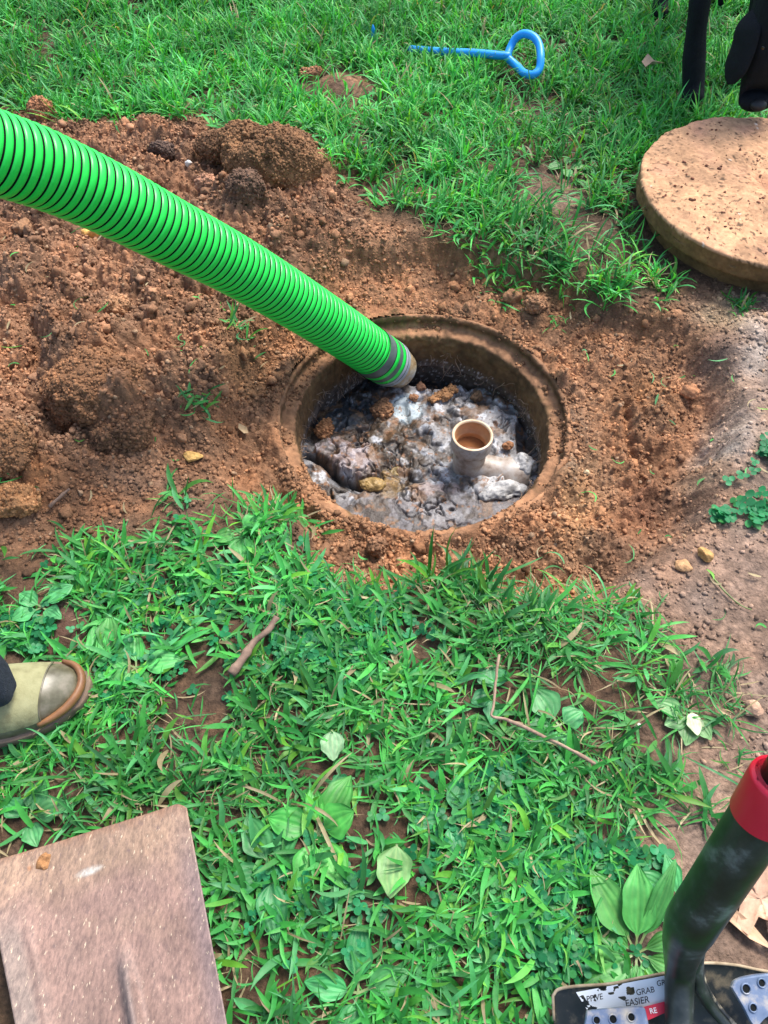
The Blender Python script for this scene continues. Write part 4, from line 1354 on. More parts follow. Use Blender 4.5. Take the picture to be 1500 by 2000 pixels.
sleeve('end_fitting', Send + .0572 * EK, Ltot - .001, h_ - .0065, h_ - .0095, M_CLR, .0012, 20)
sleeve('fitting_inside', Ltot - .001, Ltot - .05, h_ - .0125, h_ - .013, M_HB, 0, 8)
sleeve('fitting_lip', Ltot - .0012, Ltot - .0008, h_ - .0095, h_ - .0125, M_CLR, 0, 3)

# ------------------------------------------------------------------ concrete lid
ZT = .095
lidt = thing('manhole_cover', 'round soil stained concrete manhole lid lying on the grass by the dog', 'manhole lid', (LC[0], LC[1], 0))
def lid_part(name, prof_, seed, crum):
    pr_ = np.array(prof_)
    s_ = np.concatenate([[0], np.cumsum(np.hypot(*np.diff(pr_, axis=0).T))])
    q = np.linspace(0, s_[-1], int(s_[-1] / .0035))
    pr_ = np.stack([np.interp(q, s_, pr_[:, 0]), np.interp(q, s_, pr_[:, 1])], 1)
    pr_[:, 0] = np.maximum(pr_[:, 0], .0006)
    V, Fc_ = lathe(pr_, 480)
    rr_ = np.hypot(V[:, 0], V[:, 1])
    edge = np.clip((rr_ - .25) / .04, 0, 1)
    nn = np.stack([V[:, 0] / rr_ * edge, V[:, 1] / rr_ * edge, (V[:, 2] > ZT - .004) * 1.0], 1)
    d_ = .0015 * vn3(V, .03, seed) + .0012 * vn3(V, .008, seed + 1) + crum * crumbs3(V, .009, seed) * (vn3(V, .05, seed + 3) > .1)
    V = V + nn * d_[:, None]
    ch = np.clip(1 - np.abs(rr_ - .299) / .007, 0, 1) * (V[:, 2] > ZT - .02)
    V[:, 2] -= ch * .011 * np.clip(vn3(V * [1, 1, 0], .05, 30) - .1 + vn3(V * [1, 1, 0], .012, 31) * .6, 0, 1)
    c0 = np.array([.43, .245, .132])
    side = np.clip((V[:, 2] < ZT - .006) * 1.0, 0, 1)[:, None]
    cc_ = c0 * (1 - side) + np.array([.17, .095, .038]) * side  # dark brown sides, their shade put into the colour below the lit top
    cc_ = cc_ * (1 + .20 * vn3(V, .07, seed + 4) + .18 * vn3(V, .018, seed + 5) + .22 * vn3(V, .005, seed + 15))[:, None]
    pk = np.clip(vn3(V, .06, 60) - .15, 0, 1)[:, None] * (1 - side)
    cc_ = cc_ * (1 - pk) + np.array([.50, .25, .16]) * pk
    sp_ = (vn3(V, .006, seed + 6) + .3 * vn3(V, .03, seed + 16) > .62)[:, None] * (1 - side)
    cc_ = cc_ * (1 - .70 * sp_)
    rd = np.clip(.6 - rr_ / .08 + .3 * vn3(V, .03, 44), 0, 1)[:, None] * (1 - side)
    cc_ = cc_ * (1 - rd) + np.array([.28, .10, .055]) * rd
    wh = (vn3(V, .035, 50) + .5 * vn3(V, .006, 51) > .95)[:, None] * (1 - side)
    cc_ = cc_ * (1 - .7 * wh) + np.array([.62, .56, .48]) * .7 * wh
    V[:, 0] += LC[0]
    V[:, 1] += LC[1]
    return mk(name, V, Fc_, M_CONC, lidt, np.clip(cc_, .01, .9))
lid_part('top_slab', [(0, ZT - .004), (.03, ZT - .004), (.045, ZT), (.2965, ZT), (.2985, ZT - .0015), (.299, ZT - .004), (.299, ZT - .040), (.2975, ZT - .044), (.270, ZT - .0445)], 1, .35)
lid_part('lower_plug', [(.276, ZT - .044), (.268, ZT - .047), (.264, .0), (.260, -.01)], 7, .5)
# crumbs on top of the lid
r_ = np.random.RandomState(31)
def lacc(x, y):
    return (np.hypot(x - LC[0], y - LC[1]) < .285) * np.clip(.5 + .6 * fbm(x, y, .06, 2, 171), .1, 1)
crumb_field('lid_crumbs', 'dark soil crumbs strewn over the concrete lid', 2000, lambda r_, n: .0008 + .0042 * r_.rand(n) ** 6, lacc,
            lambda x, y, r_, n: np.array([.15, .065, .04]) * r_.uniform(.6, 1.8, (n, 1)), 8, zf=lambda x, y: np.full(len(x), ZT), box=(LC[0] - .3, LC[0] + .3, LC[1] - .3, LC[1] + .3))

# ------------------------------------------------------------------ blue lid hook and marker
M_BLUE = mat_plain('blue_paint', [(.004, .25, .72), (.01, .32, .85)], .42, 20, (60, .1, .001))
hk = [(800, 96), (860, 101), (930, 104), (985, 109), (993, 107)]
base = P(990, 110, .04)
hook = thing('lid_hook', 'blue painted metal lifting hook with looped handle lying in the grass', 'lid hook', (base[0], base[1], 0))
zz = [.016, .034, .048, .054, .054]
V, Fc_ = tube(spline([P(u_, v_, z_) for (u_, v_), z_ in zip(hk, zz)], 10), .0108, 16)
mk('shaft', V, Fc_, M_BLUE, hook)
lp = [(990, 112, .05), (997, 92, .065), (1008, 74, .085), (1024, 66, .10), (1042, 72, .10), (1053, 88, .09), (1056, 112, .075), (1053, 135, .055), (1041, 146, .045), (1024, 143, .04), (1010, 130, .04), (990, 112, .05)]
V, Fc_ = tube(spline([P(*q) for q in lp], 8), .0108, 16)
mk('loop_handle', V, Fc_, M_BLUE, hook)
p = P(730, 92)
V, Fc_ = tube([p, p + [.001, 0, .02], p + [-.001, 0, .048], p + [-.002, 0, .064]], [.004, .0075, .0065, .001], 8, flat=.45)
o = mk('marker_stake', V, Fc_, M_BLUE, loc=(p[0], p[1], 0))
tag(o, 'small blue marker tip poking up out of the far lawn', 'marker')

# ------------------------------------------------------------------ rusty flat shovel at the lower left
TL, TR = P(-30, 1688, .035), P(364, 1566, .035)
BR_, BL = P(452, 2040, .060), P(42, 2040, .060)
dl, dr_ = (BL - TL), (BR_ - TR)
sh = thing('flat_shovel', 'worn pinkish brown flat shovel blade lying face up in the lower left grass', 'shovel', tuple((TL + TR) / 2))
nx, ny = 110, 130
A_, B_ = np.meshgrid(np.linspace(0, 1, nx), np.linspace(0, 1, ny), indexing='ij')
def blade_pt(a_, b_):
    b2 = b_ * 1.0
    p = (TL[None, None] * (1 - a_)[..., None] + TR[None, None] * a_[..., None]) + b2[..., None] * (dl[None, None] * (1 - a_)[..., None] + dr_[None, None] * a_[..., None])
    return p
# rounded front corners
bb = B_.copy()
crn = .030
for side in (0, 1):
    dd = (A_ if side == 0 else 1 - A_)
    k = np.clip(1 - dd / .06, 0, 1)
    bb = bb + (1 - B_) * .035 * k ** 2
Pb = blade_pt(A_, bb)
edge = np.abs(A_ - .5) * 2
ridge = np.exp(-((A_ - .56) / .035) ** 2) * np.clip((B_ - .55) / .25, 0, 1) * .013
ridge2 = np.exp(-((A_ - .14) / .02) ** 2) * np.clip((B_ - .35) / .1, 0, 1) * .002
Pb[..., 2] += .010 * edge ** 3 - .004 + ridge + ridge2 + .0012 * vn2(A_, B_, .15, 3) + .004 * np.sin(A_ * 3) * (1 - B_)
top_ = Pb.reshape(-1, 3)
bot_ = top_ - [0, 0, .0025]
Fq = grid_faces(nx, ny)
n0 = len(top_)
idx = lambda i, j: i * ny + j
rim_ = [idx(i, 0) for i in range(nx)] + [idx(nx - 1, j) for j in range(1, ny)] + [idx(i, ny - 1) for i in range(nx - 2, -1, -1)] + [idx(0, j) for j in range(ny - 2, 0, -1)]
side_f = np.array([[rim_[k], rim_[(k + 1) % len(rim_)], rim_[(k + 1) % len(rim_)] + n0, rim_[k] + n0] for k in range(len(rim_))])
Fq = np.concatenate([Fq[:, ::-1], Fq + n0, side_f])
cb = np.zeros((nx, ny, 3))
cb[:] = (.225, .143, .118)
sn_ = (fbm(A_, B_, .25, 4, 181) + .8 * vn2(A_, B_ * .4, .035, 182))[..., None]
tan = np.clip(1.1 - B_ / .42 + .4 * fbm(A_, B_, .2, 3, 185), 0, 1)[..., None]
cb = cb * (1 - .6 * tan) + np.array([.29, .20, .13]) * .6 * tan
cb *= 1 + .16 * sn_
ed = np.clip(1 - B_ / .05 + .4 * vn2(A_, B_, .04, 2), 0, 1)[..., None] * .8
cb = cb * (1 - ed) + np.array([.22, .12, .075]) * ed
rt_ = np.clip((A_ - .88) / .08, 0, 1)[..., None] * np.clip(B_ / .3, 0, 1)[..., None] * .6
cb = cb * (1 - rt_) + np.array([.17, .13, .135]) * rt_
lt_ = np.clip((.16 - A_) / .08, 0, 1)[..., None] * np.clip((B_ - .25) / .2, 0, 1)[..., None] * .6
cb = cb * (1 - lt_) + np.array([.20, .17, .15]) * lt_
rg = (np.exp(-((A_ - .545) / .035) ** 2) * np.clip((B_ - .55) / .15, 0, 1))[..., None] * .8
cb = cb * (1 - rg) + np.array([.14, .115, .11]) * rg
for (a0, b0, ra, rb, c_) in [(.26, .085, .020, .028, (.30, .13, .06)), (.20, .10, .012, .015, (.30, .15, .08)), (.02, .13, .03, .03, (.30, .12, .05))]:
    k = np.exp(-(((A_ - a0) / ra) ** 2 + ((B_ - b0) / rb) ** 2) ** 2)[..., None]
    cb = cb * (1 - k) + np.array(c_) * k
k = np.exp(-(((A_ - .50 + (B_ - .17) * .9) / .055) ** 2 + ((B_ - .20 + (A_ - .5) * .0) / .020) ** 2) ** 2)[..., None] * (.6 + .4 * vn2(A_, B_, .01, 8))[..., None]
cb = cb * (1 - k) + np.array([.50, .54, .52]) * k
cl = np.concatenate([cb.reshape(-1, 3), cb.reshape(-1, 3) * .8])
M_BLADE, t_, b_, L_fn = nodes('worn_painted_steel')
at = t_.nodes.new('ShaderNodeAttribute')
at.attribute_name = 'Col'
tcn = t_.nodes.new('ShaderNodeTexCoord')
mp = t_.nodes.new('ShaderNodeMapping')
mp.inputs['Scale'].default_value = (1.9, .7, 1)
mp.inputs['Rotation'].default_value = (0, 0, .15)
L_fn(tcn.outputs['Object'], mp.inputs['Vector'])
sc1 = ramp_noise(t_, L_fn, 130, [(.38, (.66, .64, .64)), (.62, (1.34, 1.30, 1.22))], 8, .75, mp.outputs[0])
c1 = mix(t_, L_fn, at.outputs['Color'], sc1, mode='MULTIPLY', f=1)
sc2 = ramp_noise(t_, L_fn, 140, [(.63, (0, 0, 0)), (.70, (.8, .8, .8))], 4, .6, mp.outputs[0])
c1 = mix(t_, L_fn, c1, (.60, .48, .34), fac=sc2)
sc3 = ramp_noise(t_, L_fn, 90, [(.32, (1, 1, 1)), (.42, (0, 0, 0))], 6, .7, mp.outputs[0])
c1 = mix(t_, L_fn, c1, (.14, .09, .08), fac=sc3)
L_fn(c1, b_.inputs['Base Color'])
b_.inputs['Roughness'].default_value = .62
add_bump(t_, b_, L_fn, 160, .35, .001)
mk('blade', np.concatenate([top_, bot_]), Fq, M_BLADE, sh, cl)
# back strap, socket and handle run on behind the photographer
mid = (BL + BR_) / 2 + (BR_ - BL) * .06
ax_ = ((BL + BR_) - (TL + TR)) / 2
ax_ /= np.linalg.norm(ax_)
M_WOOD = mat_plain('worn_ash_wood', [(.30, .19, .10), (.42, .28, .15)], .65, 8, (60, .3, .001))
M_STEEL = mat_plain('rusty_steel', [(.12, .07, .05), (.24, .15, .11)], .6, 20, (70, .3, .001))
pts = [mid + ax_ * .005 + [0, 0, .000], mid + ax_ * .03 + [0, 0, .010], mid + ax_ * .08 + [0, 0, .02], mid + ax_ * .22 + [0, 0, .04]]
V, Fc_ = tube(spline(pts, 8), np.linspace(.008, .021, 25), 20)
mk('socket', V, Fc_, M_STEEL, sh)
V, Fc_ = tube([mid + ax_ * .20 + [0, 0, .037], mid + ax_ * .7 + [0, 0, .10], mid + ax_ * 1.25 + [0, 0, .16]], .0175, 20)
mk('handle', V, Fc_, M_WOOD, sh)
b0 = G(85, 1700)
clod('soil_smear', 'orange crumb of soil stuck on the flat shovel blade', 'soil', 0, 0, (.018, .022, .004), (.28, .14, .06), 61, 4,
     base=tuple(blade_pt(np.array([[.27]]), np.array([[.085]]))[0, 0] + [0, 0, -.001]), rot=-.4, sink=.2, crumbly=.2)

# ------------------------------------------------------------------ the boot at the left edge
M_RUB = mat_plain('olive_rubber', [(.060, .050, .022), (.115, .105, .062), (.20, .17, .12)], .40, 45, (60, .15, .001), spec=.6)
M_FAB = mat_plain('yellow_green_canvas', [(.16, .145, .07), (.27, .26, .13), (.33, .32, .17)], .85, 40, (400, .6, .001))
M_SOLE = mat_plain('tan_gum_sole', [(.14, .060, .025), (.30, .14, .055)], .5, 25, (60, .3, .001))
M_MUD = mat_plain('muddy_sole', [(.12, .075, .05), (.22, .15, .10)], .8, 30, (80, .6, .002))
M_NAVY = mat_plain('dark_navy_cloth', [(.006, .010, .020), (.018, .026, .045)], .9, 60, (150, .8, .004))
toe = P(158, 1332, .045)
bo = np.array([toe[0] - .30, toe[1] + .003, 0])
pers = thing('person', 'person at the left edge, only an olive rubber boot and dark trouser leg showing', 'person', tuple(bo))
# stations from the toe back: (x from toe, half width, height, y shift)
st = np.array([(0.000, .004, .028, .000), (.006, .020, .034, .000), (.018, .034, .046, -.001), (.038, .045, .060, -.003), (.062, .052, .070, -.005), (.09, .055, .080, -.007), (.12, .055, .092, -.008),
               (.15, .052, .108, -.008), (.18, .047, .125, -.007), (.21, .043, .138, -.006), (.245, .041, .145, -.005), (.275, .036, .140, -.005), (.292, .024, .120, -.005), (.300, .006, .09, -.005)])
xs = np.linspace(0, .300, 70)
st[:, 3] -= .17 * st[:, 0]
def stv(k):
    return np.interp(xs, st[:, 0], st[:, k])
hw, ht, ysf = stv(1), stv(2), stv(3)
for arr in (hw, ht):
    for _ in range(2):
        arr[1:-1] = .5 * arr[1:-1] + .25 * (arr[:-2] + arr[2:])
nth = 48
def boot_shell(zlo, grow, fr=(0, 1), th=(0, np.pi)):
    i0, i1 = int(fr[0] * 69), int(fr[1] * 69)
    tt = np.linspace(th[0], th[1], nth)
    V = []
    for i in range(i0, i1 + 1):
        c_ = np.sign(np.cos(tt)) * np.abs(np.cos(tt)) ** .8
        s_ = np.abs(np.sin(tt)) ** .85
        yy = (hw[i] + grow) * c_ * (1 - .10 * s_) + ysf[i]
        z_ = zlo + (ht[i] + grow - zlo) * s_
        V.append(np.stack([np.full(nth, toe[0] - xs[i]), toe[1] + yy, z_], 1))
    V = np.concatenate(V)
    return V, grid_faces(i1 - i0 + 1, nth)
V, Fc_ = boot_shell(.022, 0)
mk('boot', V, Fc_, M_RUB, pers)
bootp = bpy.context.scene.objects.get('boot') or None
bootp = [o for o in pers.children if o.name.startswith('boot')][0]
def outline_slab(name, grow, z0, z1, mat, par, i1=69, seed=1):
    L1 = [(toe[0] - xs[i] + (grow if i < 3 else 0), toe[1] + ysf[i] + hw[i] + grow) for i in range(0, i1 + 1)]
    L2 = [(toe[0] - xs[i] + (grow if i < 3 else 0), toe[1] + ysf[i] - hw[i] - grow) for i in range(i1, -1, -1)]
    ol = np.array(L1 + L2)
    n = len(ol)
    V = []
    for f_, z_ in ((.93, z0), (1, z0 + .003), (1, z1 - .003), (.97, z1)):
        c0 = ol.mean(0)
        V.append(np.concatenate([c0 + (ol - c0) * (1 - (1 - f_) * .25), np.full((n, 1), z_)], 1))
    Fq = [(k * n + i, k * n + (i + 1) % n, (k + 1) * n + (i + 1) % n, (k + 1) * n + i) for k in range(3) for i in range(n)]
    Fq += [tuple(range(n))[::-1], tuple(range(3 * n, 4 * n))]
    return mk(name, np.concatenate(V), Fq, mat, par)
outline_slab('sole', .006, .004, .024, M_MUD, bootp)
# toe bumper wraps round the front
tt = np.linspace(0, 1, 40)
pts, rads = [], []
path = []
for i in range(9, -1, -1):
    path.append((toe[0] - xs[i], toe[1] + ysf[i] + hw[i] + .0015))
for i in range(0, 13):
    path.append((toe[0] - xs[i], toe[1] + ysf[i] - hw[i] - .0015))
path = np.array([(a_, b_, .036) for a_, b_ in path])
for _ in range(3):
    path[1:-1] = .5 * path[1:-1] + .25 * (path[:-2] + path[2:])
V, Fc_ = tube(path, .0062 * np.sin(np.linspace(.25, np.pi - .25, len(path))) ** .5, 14, True, 1.35)
mk('toe_bumper', V, Fc_, M_SOLE, bootp)
V, Fc_ = boot_shell(.03, .0016, (.16, .46), (.55, np.pi - .22))
mk('canvas_panel', V, Fc_, M_FAB, bootp)
i_s = int(.16 * 69)
tt = np.linspace(.45, np.pi - .15, 40)
sp_ = []
for a_t in tt:
    c_ = np.sign(np.cos(a_t)) * abs(np.cos(a_t)) ** .8
    s_ = abs(np.sin(a_t)) ** .85
    sp_.append([toe[0] - xs[i_s], toe[1] + (hw[i_s] + .0015) * c_ * (1 - .10 * s_) + ysf[i_s], .03 + (ht[i_s] + .0015 - .03) * s_])
V, Fc_ = tube(sp_, .0013, 6)
mk('seam', V, Fc_, M_RUB, bootp)
# collar and trouser leg
ac = np.array([toe[0] - .155, toe[1] - .030])
def ring_shell(name, rows, mat, par, n=48, wr=.0):
    V = []
    a2 = np.arange(n) * 2 * np.pi / n
    for (zx, rx, ry, z_) in rows:
        r2 = 1 + wr * np.sin(a2 * 5 + z_ * 40) + wr * np.sin(a2 * 9 - z_ * 70)
        V.append(np.stack([ac[0] + zx + rx * np.cos(a2) * r2, ac[1] + ry * np.sin(a2) * r2, np.full(n, z_) + .0 * a2], 1))
    V = np.concatenate(V)
    m_ = len(rows)
    Fq = np.array([[i * n + j, i * n + (j + 1) % n, (i + 1) * n + (j + 1) % n, (i + 1) * n + j] for i in range(m_ - 1) for j in range(n)])
    return mk(name, V, Fq, mat, par)
ring_shell('boot_collar', [(0, .060, .040, .09), (0, .062, .043, .12), (0, .062, .045, .145), (0, .058, .041, .146), (0, .054, .038, .13)], M_RUB, bootp)
ring_shell('trouser_leg', [(.022, .062, .040, .092), (.014, .070, .052, .12), (.008, .074, .060, .155), (0, .078, .066, .22), (-.01, .082, .074, .35), (-.015, .090, .084, .5), (-.02, .105, .098, .7), (-.02, .11, .105, .8), (-.02, .09, .085, .83), (-.02, .04, .04, .845), (-.02, .001, .001, .847)], M_NAVY, pers, wr=.025)

# ------------------------------------------------------------------ black digging shovel at the lower right
M_BLK = mat_plain('scuffed_black_paint', [(.007, .010, .009), (.013, .018, .016), (.030, .036, .034), (.14, .155, .15)], .34, 26, (60, .15, .001), spec=.55)
M_BLK2 = mat_plain('dirty_black_paint', [(.010, .014, .012), (.018, .020, .018), (.20, .16, .10)], .45, 45, (90, .5, .0015))
M_RED = mat_plain('red_plastic', [(.55, .006, .030), (.62, .010, .040)], .30, 20, (60, .05, .0005))
M_DARKH = mat_plain('dark_handle', [(.006, .016, .010)], .35, 20, None)
M_STEP = mat_plain('blue_grey_steel', [(.095, .14, .22), (.15, .20, .30), (.52, .46, .36)], .42, 40, (70, .3, .001), metal=.25)
M_LABEL = mat_plain('white_label', [(.60, .66, .70), (.68, .72, .74)], .5, 20, (60, .2, .0005))
M_LRED = mat_plain('red_label', [(.62, .03, .06)], .5, 20, None)
M_INK = mat_plain('black_ink', [(.01, .01, .012)], .5, 20, None)
M_LW = mat_plain('white_ink', [(.7, .7, .7)], .5, 20, None)
bend = D(1352, 1800, .80)
col0 = D(1500, 1572, .70)
axs = (col0 - bend)
axs /= np.linalg.norm(axs)
shb = thing('digging_shovel', 'black steel digging shovel with red collar standing at the lower right', 'shovel', tuple(P(1350, 1990, 0)))
pts = spline([D(1328, 2120, .852), D(1326, 2010, .865), D(1328, 1900, .868), D(1336, 1840, .835), bend, bend + axs * .05, bend + axs * .12, col0 + axs * .01], 10)
rd_ = np.interp(np.linspace(0, 1, len(pts)), [0, .15, .30, .43, .56, 1], [.015, .0150, .0165, .0225, .0262, .0262])
V, Fc_ = tube(pts, rd_, 40)
mk('socket', V, Fc_, M_BLK, shb)
V, Fc_ = tube([col0 - axs * .016, col0 + axs * .002, col0 + axs * .030, col0 + axs * .032], [.0282, .0286, .0290, .0284], 48, False)
colr = mk('collar', V, Fc_, M_RED, shb)
V, Fc_ = tube([col0 + axs * .031, col0 + axs * .0345, col0 + axs * .0345, col0 + axs * .005], [.0288, .0278, .0250, .0245], 48, False)
mk('collar_rim', V, Fc_, M_RED, colr)
V, Fc_ = tube([col0 - axs * .02, col0 + axs * .2, col0 + axs * .95], [.0205, .0205, .0205], 28)
mk('handle', V, Fc_, M_DARKH, shb)
M_EDGE = mat_plain('worn_edge', [(.015, .018, .018), (.03, .03, .03), (.42, .36, .25)], .4, 60, None)
fl = spline([D(1382, 1782, .795), D(1368, 1830, .835), D(1360, 1880, .862), D(1366, 1925, .872), D(1388, 1965, .880), D(1422, 2005, .880), D(1470, 2060, .875)], 10)
V, Fc_ = tube(fl, np.interp(np.linspace(0, 1, len(fl)), [0, .2, .5, 1], [.006, .0085, .0075, .005]), 14)
mk('folded_edge', V, Fc_, M_BLK, shb)
V, Fc_ = tube(fl[22:] + [.006, .003, .003], .0024, 10)
mk('worn_edge', V, Fc_, M_EDGE, shb)
# web of sheet steel between the two folds
w1 = spline([D(1345, 1800, .815), D(1340, 1860, .860), D(1338, 1920, .880), D(1340, 2010, .885), D(1342, 2110, .87)], 8)
w2 = spline([D(1378, 1795, .805), D(1364, 1860, .862), D(1368, 1925, .884), D(1420, 2010, .888), D(1500, 2110, .87)], 8)
wv = np.stack([w1, w1 * .5 + w2 * .5 - [0, 0, .006], w2], 1).reshape(-1, 3)
mk('socket_web', wv, grid_faces(len(w1), 3), M_BLK2, shb)
# dished blade: shoulders near the steps, tip down and towards the photographer
BW = [(1080, 1945, .912), (1092, 1932, .912), (1130, 1926, .906), (1190, 1922, .900), (1240, 1912, .897), (1300, 1900, .897), (1360, 1882, .902), (1430, 1884, .907), (1490, 1896, .905), (1570, 1908, .895), (1620, 1930, .885)]
topc = spline([D(*q) for q in BW], 6)
tipc = D(1345, 2420, .842)
nb = 30
VV = []
for k in range(nb + 1):
    f_ = k / nb
    cen = topc.mean(0) * (1 - f_) + tipc * f_
    wfac = (1 - f_ ** 2.4) ** .6 if f_ < 1 else .01
    off_ = topc - topc.mean(0)
    s_ = np.linspace(-1, 1, len(topc))
    q = cen + off_ * max(wfac, .01)
    q[:, 2] -= .022 * (1 - s_ ** 2) * np.sin(np.pi * min(1, f_ * 1.5 + .05))
    VV.append(q)
V = np.concatenate(VV)
Fq = grid_faces(nb + 1, len(topc))
Vb = V - [0, 0, .002]
Fq = np.concatenate([Fq, Fq[:, ::-1] + len(V)])
blade_o = mk('blade', np.concatenate([V, Vb]), Fq, M_BLK2, shb)
V, Fc_ = tube(np.concatenate([VV[3][:1], VV[2][:1], VV[1][:1], topc]), .0018, 8)
mk('muddy_edge', V, Fc_, mat_plain('pale_mud', [(.20, .14, .08), (.45, .36, .24)], .8, 60, (90, .5, .001)), blade_o)
# label
def quad_pt(c4, a_, b_):
    tl, tr, br, bl = [D(*q) for q in c4]
    return (tl * (1 - a_) + tr * a_) * (1 - b_) + (bl * (1 - a_) + br * a_) * b_
LB = [(1125, 1938, .897), (1312, 1903, .884), (1312, 1962, .880), (1150, 1978, .886)]
nl = 110
a2, b2 = np.meshgrid(np.linspace(0, 1, nl), np.linspace(0, 1, 40), indexing='ij')
tl, tr, br, bl = [D(*q) for q in LB]
V = (tl * (1 - a2[..., None]) + tr * a2[..., None]) * (1 - b2[..., None]) + (bl * (1 - a2[..., None]) + br * a2[..., None]) * b2[..., None]
r_ = np.random.RandomState(3)
V = V.reshape(-1, 3)
Fq = grid_faces(nl, 40)
ca_ = np.array([(a2.ravel()[f].mean(), b2.ravel()[f].mean()) for f in Fq])
torn = (vn2(ca_[:, 0] * 1.0, ca_[:, 1] * .35, .10, 4) + .45 * vn2(ca_[:, 0], ca_[:, 1] * .35, .035, 14) + .55 * (1 - ca_[:, 1] * 2.2) * (ca_[:, 0] > .25) > .52) & (ca_[:, 0] < .86)
lab = mk('label', V, Fq[~torn][:, ::-1], M_LABEL, shb)
nrm_l = np.cross(tr - tl, tl - bl)
nrm_l /= np.linalg.norm(nrm_l)
if nrm_l[2] < 0: nrm_l = -nrm_l
c4 = [(1258, 1974, .956), (1312, 1955, .962), (1312, 1962, .960), (1262, 1990, .950)]
V = np.array([D(*q) for q in [(1250, 1968, .880), (1312, 1952, .879), (1312, 1972, .877), (1262, 1994, .877)]]) + nrm_l * .001
mk('red_strip', V, [(0, 1, 2, 3)], M_LRED, lab)
def text_at(s_, u_, v_, t_, size, mat, slant=0.0, par=None):
    cu = bpy.data.curves.new('lettering', 'FONT')
    cu.body = s_
    cu.size = 1.0
    cu.extrude = 0.0
    cu.shear = slant
    cu.offset = .012
    to = bpy.data.objects.new('lettering', cu)
    C.collection.objects.link(to)
    dg = bpy.context.evaluated_depsgraph_get()
    dg.update()
    me = bpy.data.meshes.new_from_object(to.evaluated_get(dg))
    bpy.data.objects.remove(to)
    n_ = len(me.vertices)
    co = np.empty(n_ * 3)
    me.vertices.foreach_get('co', co)
    co = co.reshape(-1, 3)
    fc = [tuple(p.vertices) for p in me.polygons]
    ex = (tr - tl)
    ex = ex / np.linalg.norm(ex)
    ey = np.cross(nrm_l, ex)
    o_ = D(u_, v_, t_) + nrm_l * .0012
    Vt = o_ + co[:, :1] * size * ex + co[:, 1:2] * size * ey
    return mk('lettering', Vt, fc, mat, par, smooth=False)
text_at('PFIVE', 1146, 1957, .8865, .0082, M_INK, .15, lab)
text_at('GRAB', 1243, 1944, .8815, .0082, M_INK, .15, lab)
text_at('EASIER', 1222, 1966, .8800, .0092, M_INK, .15, lab)
text_at('RE', 1270, 1980, .8765, .0075, M_LW, 0, lab)
text_at('GR', 1283, 1926, .8820, .0075, M_INK, .15, lab)
# foot steps with holes
def plate(label, outl, holes, mat, thick=.003):
    n = 64
    o_ = np.array([D(*q) for q in outl])
    c0 = o_.mean(0)
    V = []
    m_ = len(o_)
    u1 = o_[1] - o_[0]
    nn = np.cross(o_[1] - o_[0], o_[2] - o_[0])
    for k in range(3, m_):
        nn = nn + np.cross(o_[k - 1] - o_[0], o_[k] - o_[0])
    nn /= np.linalg.norm(nn)
    if nn[2] < 0: nn = -nn
    sm_ = spline(np.vstack([o_, o_[:1]]), 5)[:-1]
    m_ = len(sm_)
    V = np.concatenate([sm_, sm_ - nn * .004 + 0, c0 + (sm_ - c0) * .97 + nn * .0012])
    Fq = [(i, (i + 1) % m_, m_ + (i + 1) % m_, m_ + i) for i in range(m_)] + [(2 * m_ + i, 2 * m_ + (i + 1) % m_, (i + 1) % m_, i) for i in range(m_)]
    Fq.append(tuple(range(2 * m_, 3 * m_)))
    Fq.append(tuple(range(m_, 2 * m_))[::-1])
    po = mk('foot_step', V, Fq, mat, shb, smooth=False)
    for (hu, hv, ht_, rr_) in holes:
        c_ = D(hu, hv, ht_)
        c_ = c_ - nn * np.dot(c_ - c0, nn)
        ex = u1 / np.linalg.norm(u1)
        ey = np.cross(nn, ex)
        a3 = np.arange(24) * 2 * np.pi / 24
        rows = []
        for (rk, zk) in ((1.55, .0012), (1.35, .0034), (1.1, .0036), (1.0, .0022)):
            rows.append(c_ + nn * zk + rr_ * rk * (np.cos(a3)[:, None] * ex + np.sin(a3)[:, None] * ey))
        Vh = np.concatenate(rows)
        Fh_ = [(k * 24 + i, k * 24 + (i + 1) % 24, (k + 1) * 24 + (i + 1) % 24, (k + 1) * 24 + i) for k in range(3) for i in range(24)]
        hb = mk('rivet_ring', Vh, Fh_, mat, po)
        mk('rivet_hole', rows[3] - nn * .0004, [tuple(range(24))], M_HB, po)
plate('left', [(1146, 1974, .870), (1200, 1968, .870), (1246, 1966, .870), (1262, 1978, .868), (1262, 2060, .850), (1143, 2060, .850)],
      [(1164, 1992, .866, .0034), (1196, 1990, .866, .0038), (1232, 1986, .866, .0036)], M_STEP)
plate('right', [(1428, 1928, .872), (1440, 1912, .875), (1490, 1902, .878), (1560, 1905, .878), (1560, 1960, .868), (1500, 1985, .862), (1474, 2005, .858), (1450, 1965, .865)],
      [(1457, 1931, .870, .0042), (1488, 1920, .872, .0036), (1471, 1968, .863, .0036)], M_STEP)

